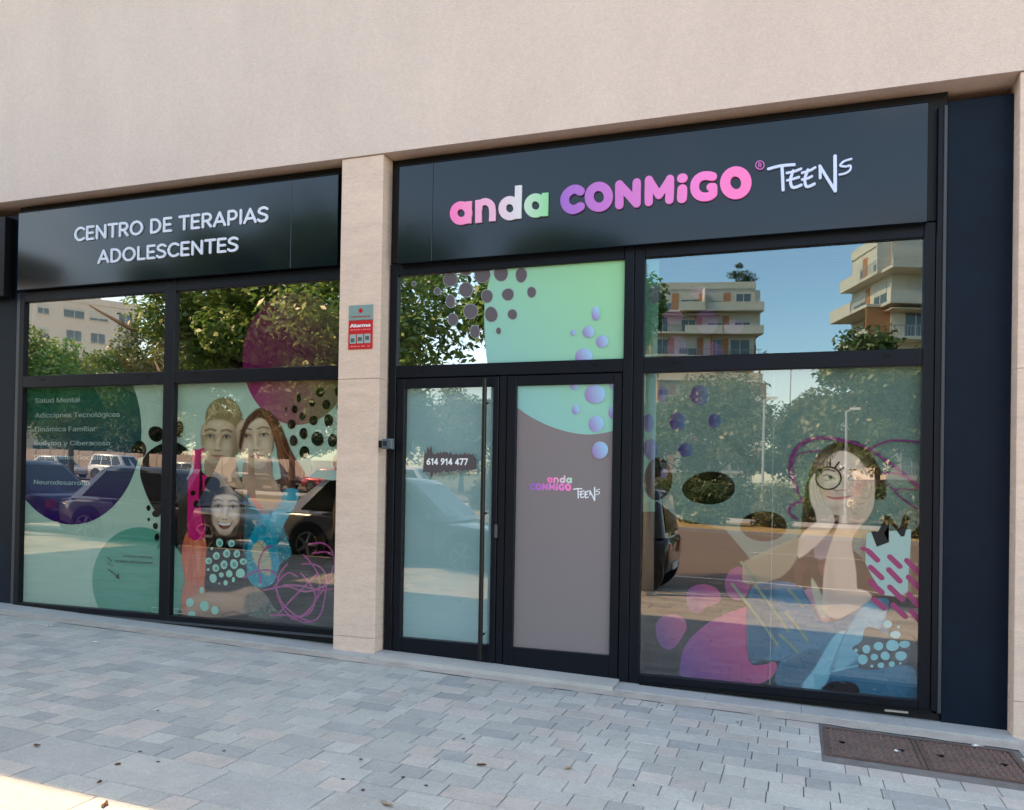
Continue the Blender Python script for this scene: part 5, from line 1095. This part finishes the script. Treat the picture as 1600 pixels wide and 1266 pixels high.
for i, (x, y, h, cr, cz, cl, lab) in enumerate([(-4.2, -52, 9.4, 4.6, .8, OLIVE, 'broad olive tree below the reflected tower with planted terrace'), (-10.5, -50, 8.0, 4.5, .8, GREEN, 'dense green tree left of the broad olive tree'), (1.2, -60, 8.2, 3.2, .8, DARKG, 'dark tree between the two reflected lamp posts'),
                                              (5.2, -43, 11.2, 3.7, .6, GREEN, 'tall green tree in front of the nearer reflected tower'), (9.4, -44, 12.0, 4.0, .6, GREEN, 'tallest green tree at the right edge of the reflection'), (3.0, -50, 8.8, 3.0, .6, OLIVE, 'pale tree left of the tall green trees'), (14, -45, 10.5, 4, .6, DARKG, 'dark green tree outermost right of the park'),
                                              (-17, -52, 9.5, 4.4, 1, DARKG, 'dark park tree hidden behind the entrance reflection'), (-24, -54, 9.0, 4.5, 1, OLIVE, 'olive park tree behind the parked far cars'), (-29, -50, 8.5, 4.2, .8, DARKG, 'dark dense park tree behind the far black car'), (-38, -52, 8.5, 4.6, .8, GREEN, 'dense green park tree behind the far silver car'), (-43, -50, 7.5, 4.2, .8, OLIVE, 'low olive park tree behind the far white cars'), (-53, -52, 8, 4.6, .8, DARKG, 'dark park tree beyond the leftmost far car'), (-68, -58, 9, 5.2, .8, GREEN, 'wide green park tree at far left of the reflected park'), (-33, -60, 10, 5, 1.2, GREEN, 'broad park tree behind the verge row'), (-46, -62, 11, 5.5, 1.2, DARKG, 'dark tree left of the reflected white block'), (-58, -60, 10, 5, 1.2, GREEN, 'bright green tree below the reflected white block')]):
    tree(x, y, h, cr, cz, lab, BACK, 60+i, 46, 240, .19, cl, .2, 'park_tree')
def bush(x, y, r, h, label, cols, seed, n=22, nper=110, size=.09, name='bush'):
    t = thing(name, label, 'bush', 'shrubs on the verge', (x, y, zg(x)-.02)); rg = np.random.default_rng(seed)
    d = rg.normal(size=(n, 3)); d /= np.linalg.norm(d, axis=1)[:, None]; d[:, 2] = np.abs(d[:, 2])
    leaves_mesh('foliage', d*np.array([r, r, h])*.72*(rg.random(n)**.4)[:, None]+np.array([0, 0, .15]), rg.uniform(.3, .45, n)*r, nper, size, cols, seed, t)
    q = MB()
    for k in range(5): a = k*1.3; q.tube([(0, 0, 0), (r*.4*math.cos(a), r*.4*math.sin(a), h*.6)], [.03, .012], 5)
    q.build('stem', BARK, t)
bush(-2.1, -24.8, 1.25, 2.1, 'round dark green bush on the dry verge reflected in right window', DARKG+GREEN, 81, 26, 150)
bush(.45, -25.6, 1.2, 1.9, 'pale feathery shrub on the verge right of the round bush', [(.20, .21, .09), (.16, .18, .07), (.24, .24, .12)], 82, 26, 150, .07)
for i, x in enumerate([-13.5, -10.4, -7.2, -4.4, -1.2, 2.0, 5.0, 8.2, 11.4]):
    bush(x, -33.5-(i % 2)*1.2, 1.9, 2.3+.3*(i % 3), ['first', 'second', 'third', 'fourth', 'fifth', 'sixth', 'seventh', 'eighth', 'ninth'][i]+' big hedge bush from the left behind the footpath', [GREEN, DARKG, NEARG][i % 3], 90+i, 30, 170, .10, 'hedge_bush')
bush(4.6, -24.0, 1.0, 1.2, 'yellow grassy shrub at the right end of the verge', [(.22, .19, .07), (.16, .17, .06)], 83)
bush(6.6, -24.6, 1.1, 1.4, 'green shrub beside the yellow grassy shrub', GREEN, 84)
bush(-7.5, -25.0, 1.1, 1.5, 'low green shrub opposite the entrance door', GREEN, 85)
bush(-11.0, -26.0, 1.2, 1.6, 'low olive shrub opposite the stone pillar', OLIVE, 86)

# ------------------------------------------------------------------ cars
GLASSD = mat('car_glass', (.012, .016, .018), .04, .6, coat=.5); TYRE = mat('tyre', (.015, .015, .016), .85); RIM = mat('rim', (.22, .225, .23), .4, .5, metal=.6)
LAMPR = mat('tail_lamp', (.35, .01, .012), .15, .5, coat=.5); LAMPW = mat('head_lamp', (.7, .72, .75), .1, .6, coat=.5); TRIMB = mat('black_trim', (.012, .012, .013), .6)
def car(x0, x1, yn, paint, label, group, suv=False, front=1, name='parked_car', wd=1.8, hgt=None):
    """parked along the kerb: x0..x1, near flank at yn"""
    L = x1-x0; H = hgt or (1.72 if suv else 1.46); cx = (x0+x1)/2; t = thing(name, label, 'car', group, (cx, yn-wd/2, zg(cx)-.125), 0 if front > 0 else math.pi)
    t.rotation_euler = (0, math.atan(-GX)*(1 if front > 0 else -1), 0 if front > 0 else math.pi)
    hw = wd/2; hl = L/2; bh = H*.585
    if suv: st = [(-1, .42, .80, .90), (-.965, .30, .88, .95), (-.8, .24, .97, 1.0), (-.3, .22, 1.0, 1.0), (.25, .22, 1.0, .99), (.5, .23, .98, .95), (.8, .26, .95, .87), (.95, .32, .86, .76), (1, .42, .76, .62)]
    else: st = [(-1, .44, .78, .88), (-.96, .32, .87, .95), (-.75, .24, .97, 1.0), (-.3, .20, 1.0, 1.0), (.25, .20, 1.0, .97), (.5, .21, .98, .92), (.8, .24, .94, .83), (.95, .30, .85, .74), (1, .42, .74, .62)]
    q = MB(); n = 12
    for s, zb, wf, tf in st:
        x = s*hl; wv = hw*wf; zt = bh*tf; zb_ = zb*(1.15 if suv else 1)
        half = [(wv*.80, zb_), (wv*.96, zb_+.06), (wv, zb_+(zt-zb_)*.45), (wv*.985, zt-.10), (wv*.93, zt-.02), (wv*.70, zt)]
        for yy, z in half+[(-a, b) for a, b in half[::-1]]: q.v.append((x, yy, z))
    for i in range(len(st)-1):
        for k in range(n):
            k2 = (k+1) % n; q.f.append((i*n+k, (i+1)*n+k, (i+1)*n+k2, i*n+k2)); q.mi.append(0)
    q.f += [tuple(range(n)), tuple(range((len(st)-1)*n, len(st)*n))[::-1]]; q.mi += [0, 0]
    q.build('body', paint, t, smooth=True)
    # cabin: belt ring, roof ring
    if suv: bel = (-.955*hl, .50*hl); roof = (-.84*hl, .20*hl)
    else: bel = (-.86*hl, .48*hl); roof = (-.52*hl, .12*hl)
    zb = bh*.95; wB, wT = hw*.93, hw*.74
    def cab(zf, ins=0):                        # outline of the cabin at height fraction zf
        a = bel[0]+(roof[0]-bel[0])*zf; b = bel[1]+(roof[1]-bel[1])*zf; w_ = wB+(wT-wB)*zf+ins; z = zb+(H-zb)*zf
        return a, b, w_, z
    q = MB(); rings = [0, .5, .86, .96, 1.0]; fac = [1, 1, 1, .965, .86]
    for zf, f in zip(rings, fac):
        a, b, w_, z = cab(zf); m_ = (a+b)/2; e = (b-a)/2*f
        for px_, py_ in ((m_-e, -w_*f*.86), (m_-e*.94, -w_*f), (m_, -w_*f*1.01), (m_+e*.94, -w_*f), (m_+e, -w_*f*.86), (m_+e*1.012, 0), (m_+e, w_*f*.86), (m_+e*.94, w_*f), (m_, w_*f*1.01), (m_-e*.94, w_*f), (m_-e, w_*f*.86), (m_-e*1.012, 0)): q.v.append((px_, py_, z))
    for i in range(len(rings)-1):
        for k in range(12): k2 = (k+1) % 12; q.f.append((i*12+k, i*12+k2, (i+1)*12+k2, (i+1)*12+k)); q.mi.append(0)
    q.f.append(tuple(range(48, 60))); q.mi.append(0)
    q.build('roof', paint, t, smooth=True)
    for s in (-1, 1):                          # side windows
        a0, b0, w0, z0 = cab(.08, .012); a1, b1, w1, z1 = cab(.84, .012)
        cuts = [.07, .36, .66, .93] if suv else [.10, .50, .93]
        for c0, c1 in zip(cuts[:-1], cuts[1:]):
            c0 += .012; c1 -= .012
            vs = [(a0+(b0-a0)*c0, s*w0, z0), (a0+(b0-a0)*c1, s*w0, z0), (a1+(b1-a1)*c1, s*w1, z1), (a1+(b1-a1)*c0, s*w1, z1)]
            MB().add(vs, [(0, 1, 2, 3) if s < 0 else (3, 2, 1, 0)]).build('side_window', GLASSD, t)
    for nm, k in (('windscreen', 1), ('rear_window', 0)):
        p0 = cab(.10); p1 = cab(.86); e = .014 if k else -.014
        vs = [(p0[k]+e, -p0[2]*.80, p0[3]), (p0[k]+e, p0[2]*.80, p0[3]), (p1[k]+e, p1[2]*.80, p1[3]), (p1[k]+e, -p1[2]*.80, p1[3])]
        MB().add(vs, [(0, 1, 2, 3) if k else (3, 2, 1, 0)]).build(nm, GLASSD, t)
    wr = .345 if suv else .305
    for wx in (-.60*hl, .63*hl):
        for s in (-1, 1):
            q = MB().tube([(wx, s*(hw-.16), wr+.03), (wx, s*(hw+.004), wr+.03)], [wr*1.16]*2, 24); q.build('wheel_arch', TRIMB, t)
            w_ = bpy.data.objects.new('wheel', None); col.objects.link(w_); w_.parent = t
            q = MB().tube([(wx, s*(hw-.2), wr), (wx, s*(hw-.01), wr), (wx, s*(hw+.012), wr)], [wr, wr, wr*.93], 24); q.build('tyre', TYRE, w_)
            q = MB()
            q.tube([(wx, s*(hw+.008), wr), (wx, s*(hw+.015), wr)], [wr*.16]*2, 10)
            for k in range(5):
                a = k*2*math.pi/5; q.tube([(wx+wr*.1*math.cos(a), s*(hw+.012), wr+wr*.1*math.sin(a)), (wx+wr*.64*math.cos(a), s*(hw+.014), wr+wr*.64*math.sin(a))], [.035, .03], 6)
            q.tube([(wx+wr*.66*math.cos(a), s*(hw+.013), wr+wr*.66*math.sin(a)) for a in np.linspace(0, 2*math.pi, 25)], [.018]*25, 6, caps=False)
            q.build('rim', RIM, w_)
    for s in (-1, 1):
        MB().box(hl*.93, hl*1.0, s*hw*.50-.13, s*hw*.50+.13, bh*.60, bh*.72).build('headlight', LAMPW, t)
        MB().box(-hl*1.004, -hl*.95, s*hw*.62-.12, s*hw*.62+.12, bh*.66, bh*.86).build('tail_light', LAMPR, t)
        xm = cab(.1)[1]-.22; MB().box(xm-.05, xm+.05, s*(hw+.02)-.08, s*(hw+.02)+.10 if s > 0 else s*(hw+.02)+.08, bh*.98, bh*1.10).build('mirror', paint, t)
        MB().box(-.35*hl, -.30*hl+.12, s*(hw+.004)-.008, s*(hw+.004)+.008, bh*.80, bh*.83).build('door_handle', TRIMB, t)
    for s in (-1, 1):
        for fx in ((-.32, .05, .40) if not suv else (-.30, .08, .42)):
            MB().box(fx*hl-.006, fx*hl+.006, s*(hw*.985)-.012, s*(hw*.985)+.012, bh*.36, bh*.93).build('door_seam', TRIMB, t)
        MB().box(-.42*hl, .46*hl, s*(hw*.955)-.02, s*(hw*.955)+.02, bh*.24, bh*.34).build('sill_trim', TRIMB, t)
        MB().box(-.5*hl, .44*hl, s*(hw*.93)-.008, s*(hw*.93)+.012, bh*.965, bh*.985).build('window_trim', RIM, t)
    MB().box(-hl*1.01, -hl*.98, -.26, .26, bh*.42, bh*.54).build('number_plate', WHITE, t); MB().box(hl*.98, hl*1.012, -.26, .26, bh*.36, bh*.46).build('number_plate', WHITE, t)
    return t
def paint(n, c, me=.3): return mat(n, c, .28, .5, metal=me, coat=.8)
PK_ = 'cars parked along our kerb'
car(-7.5, -2.98, -5.75, paint('paint_grey', (.13, .14, .145)), 'grey hatchback reflected in the door glass and beside the pillar', PK_, False, 1, hgt=1.47)
car(-2.85, -.62, -5.2, paint('paint_black', (.015, .016, .018)), 'tiny black city car reflected at left edge of the right window', PK_, True, -1, wd=1.62, hgt=1.5)
car(-12.2, -7.85, -5.75, paint('paint_mid_grey', (.12, .125, .13)), 'mid grey saloon reflected in the left window over the poster', PK_, False, 1, hgt=1.45)
car(-17.0, -12.6, -5.75, paint('paint_navy', (.02, .026, .06)), 'dark blue saloon reflected under the purple round decal', PK_, False, -1)
FC = 'far cars parked beyond the verge'
for i, (x, cl, nm, lab) in enumerate([(-47, (.7, .7, .7), 'paint_white', 'white far car parked beyond the verge, leftmost'), (-41.5, (.7, .7, .7), 'paint_white', 'white far car right of the leftmost one'), (-35.5, (.5, .5, .52), 'paint_silver', 'silver far car in the middle of the far row'), (-30, (.02, .02, .022), 'paint_dark', 'black far car beside the silver one'), (-25, (.35, .03, .05), 'paint_red', 'dark red far car'), (-20, (.7, .7, .7), 'paint_white', 'white far car nearest the pillar reflection')]):
    car(x-2.1, x+2.1, -36.2, paint(nm, cl), lab, FC, i % 2 == 1, 1)

# ------------------------------------------------------------------ lamp posts, fence
def lamp(x, y, h, label, arm=True):
    t = thing('street_lamp', label, 'lamp', 'street lamps across the road', (x, y, zg(x)-.05)); q = MB().tube([(0, 0, 0), (0, 0, h*.5), (0, 0, h)], [.075, .06, .045], 10); q.build('post', METALGREY, t)
    MB().tube([(0, 0, h-.05), (.35, 0, h+.08)], [.04, .035], 8).build('arm', METALGREY, t); MB().cbox(.15, .55, -.1, .1, h+.03, h+.13, .02).build('lamp_head', mat('lamp_head', (.6, .6, .58), .5), t)
    MB().tube([(0, 0, 0), (0, 0, .35)], [.17, .15], 10).build('base', METALGREY, t)
lamp(-.3, -30.5, 5.2, 'pale street lamp reflected left of the girl poster')
lamp(3.1, -33.0, 5.0, 'thin street lamp reflected over the girl poster')
lamp(.55, -62, 11, 'tall mast lamp between the two reflected towers')
lamp(-34.0, -33, 13, 'tall lamp post reflected before the white block')
# pale bollard-like post by the kerb
t = thing('steel_post', 'thick pale steel post at the kerb reflected at left edge of right window', 'post', None, (-.78, -4.75, zg(-.78))); MB().tube([(0, 0, -.05), (0, 0, 2.9)], [.075, .07], 14).build('shaft', METALGREY, t, smooth=True); MB().tube([(0, 0, 0), (0, 0, .05)], [.13, .12], 14).build('base_plate', METALGREY, t)
fen = thing('park_fence', 'long pale fence beyond the far parked cars', 'fence', None, (-100, -46.5, 0))
FEN = mat('fence_pale', (.50, .40, .34), .8); q0 = None
for k in range(46):
    x = k*1.6
    o = link('fence_panel', q0.data, fen) if q0 else MB().box(0, 1.52, -.03, .03, 0, 1.9).build('fence_panel', FEN, fen)
    q0 = q0 or o; o.location = (x, 0, zg(x-100)-.1)

# ------------------------------------------------------------------ buildings across the road
def block(name, label, cx, cy, rz, wx, wy, floors, fh, wall, base, bands=True, setback=False, plant=False, panel=None, left=False):
    t = thing(name, label, 'building', None, (cx, cy, base), rz); H = floors*fh; rr = random.Random(int(cx*3)); sd = -1 if left else 1
    MB().box(-wx/2, wx/2, -wy/2, wy/2, -3, H).build('wall', wall, t)
    MB().box(-wx/2-.1, wx/2+.1, -wy/2-.1, wy/2+.1, H, H+.9).build('parapet', wall, t)
    if setback: MB().box(-wx*.3, wx*.32, -wy*.3, wy*.3, H+.9, H+3.6).build('penthouse', wall, t)
    WG = mat('far_window', (.08, .12, .14), .12, .6); RG = mat('rail_grey', (.30, .31, .32), .6); BL = mat('far_blind', (.55, .52, .46), .8); AW = mat('far_awning', (.62, .52, .40), .9)
    nx, ny = max(2, int(wx/3.4)), max(2, int(wy/3.4))
    def onside(side, a, b, d0, d1, z0, z1):     # box on a face: a..b along it, d0..d1 outwards
        if side == 0: return MB().box(a, b, wy/2+d0, wy/2+d1, z0, z1)
        x0_, x1_ = sorted((side*(wx/2+d0), side*(wx/2+d1))); return MB().box(x0_, x1_, a, b, z0, z1)
    for f in range(floors):
        z = f*fh
        if bands:
            for side, ww in ((0, wx), (sd, wy)):
                cuts = [-ww/2-(.9 if side == 0 else 0)]
                while cuts[-1] < ww/2-2.5: cuts.append(cuts[-1]+rr.uniform(3.2, 5.6))
                cuts[-1] = ww/2+(.9 if side == 0 else .0)
                for a, b in zip(cuts[:-1], cuts[1:]):
                    dp = rr.choice([.7, 1.2, 1.7, 2.1])
                    onside(side, a+.05, b-.05, 0, dp, z-.14, z+.12).build('balcony_slab', wall, t)
                    if rr.random() < .6: onside(side, a+.05, b-.05, dp-.12, dp, z+.12, z+1.0).build('balcony_front', wall, t)
                    else:
                        onside(side, a+.05, b-.05, dp-.07, dp-.02, z+.95, z+1.02).build('balcony_rail', RG, t)
                        q = MB(); n_ = int((b-a)/.28)
                        for k in range(n_):
                            c = a+.1+k*.28; o_ = onside(side, c, c+.05, dp-.06, dp-.03, z+.12, z+.95); q.add(o_.v, o_.f)
                        q.build('balusters', RG, t)
                    if rr.random() < .28: onside(side, a+.3, b-.3, .1, dp*.9, z+2.45, z+2.52).build('awning', AW, t)
                    if rr.random() < .3: onside(side, b-.25, b-.12, 0, dp, z+.12, z+fh-.15).build('balcony_screen', wall if rr.random() < .5 else (panel or wall), t)
        for side, cnt, ww in ((0, nx, wx), (1, ny, wy), (-1, ny, wy)):
            for k in range(cnt):
                c = -ww/2+(k+.5)*ww/cnt+rr.uniform(-.25, .25); w2 = rr.choice([.65, .9, 1.2]); z0, z1 = z+(.3 if bands else 1.0), z+2.35
                wo = onside(side, c-w2, c+w2, -.05, .03, z0, z1).build('window', WG, t)
                onside(side, c-.04, c+.04, .03, .06, z0, z1).build('glazing_bar', wall, wo)
                if rr.random() < .55: onside(side, c-w2, c+w2, .031, .05, z1-rr.uniform(.3, 1.3), z1).build('blind', BL, wo)
                if not bands: onside(side, c-w2-.1, c+w2+.1, 0, .12, z0-.1, z0-.02).build('sill', wall, wo)
                if panel and rr.random() < .75 and c+w2+.95 < ww/2: onside(side, c+w2+.05, c+w2+.9, -.05, .045, z0, z1+.2).build('timber_panel', panel, t)
    if plant:
        rg = np.random.default_rng(5); leaves_mesh('terrace_plant', np.array([[wx*.42+rg.normal()*.8, wy*.40+rg.normal()*.8, H+1.2+rg.random()*2.2] for _ in range(9)]), rg.uniform(.6, 1.0, 9), 120, .18, DARKG, 6, t)
    return t
CREAM = mat('cream_render', (.62, .55, .45), .85, noise=[(.4, .05, 3)]); WHITEB = mat('white_render', (.66, .58, .50), .85, noise=[(.3, .05, 3)]); TIMB = mat('orange_panel', (.46, .20, .085), .7)
block('apartment_tower', 'cream balcony tower with planted roof terrace reflected left in upper pane', -14.5, -112, R(-14), 17, 15, 9, 3.05, CREAM, zg(-14)-.3, True, False, True, TIMB)
block('apartment_tower', 'nearer cream tower with orange panels reflected at right in upper pane', 13.4, -78, R(-20), 13, 8, 8, 3.0, CREAM, zg(13)-.3, True, False, False, TIMB, left=True)
block('apartment_block', 'low white apartment block reflected in the upper left pane', -112, -92, R(28), 46, 14, 7, 3.15, WHITEB, zg(-112)-.3, False, True)
# projecting canopy of the next shop along the street
q = MB(); q.box(-13.5, -9.35, -3.6, -.17, 4.35, 4.62); o = q.build('balcony_slab', mat('ochre_slab', (.50, .38, .20), .85)); tag(o, 'ochre balcony slab next door reflected in top left corner of upper pane', 'balcony')
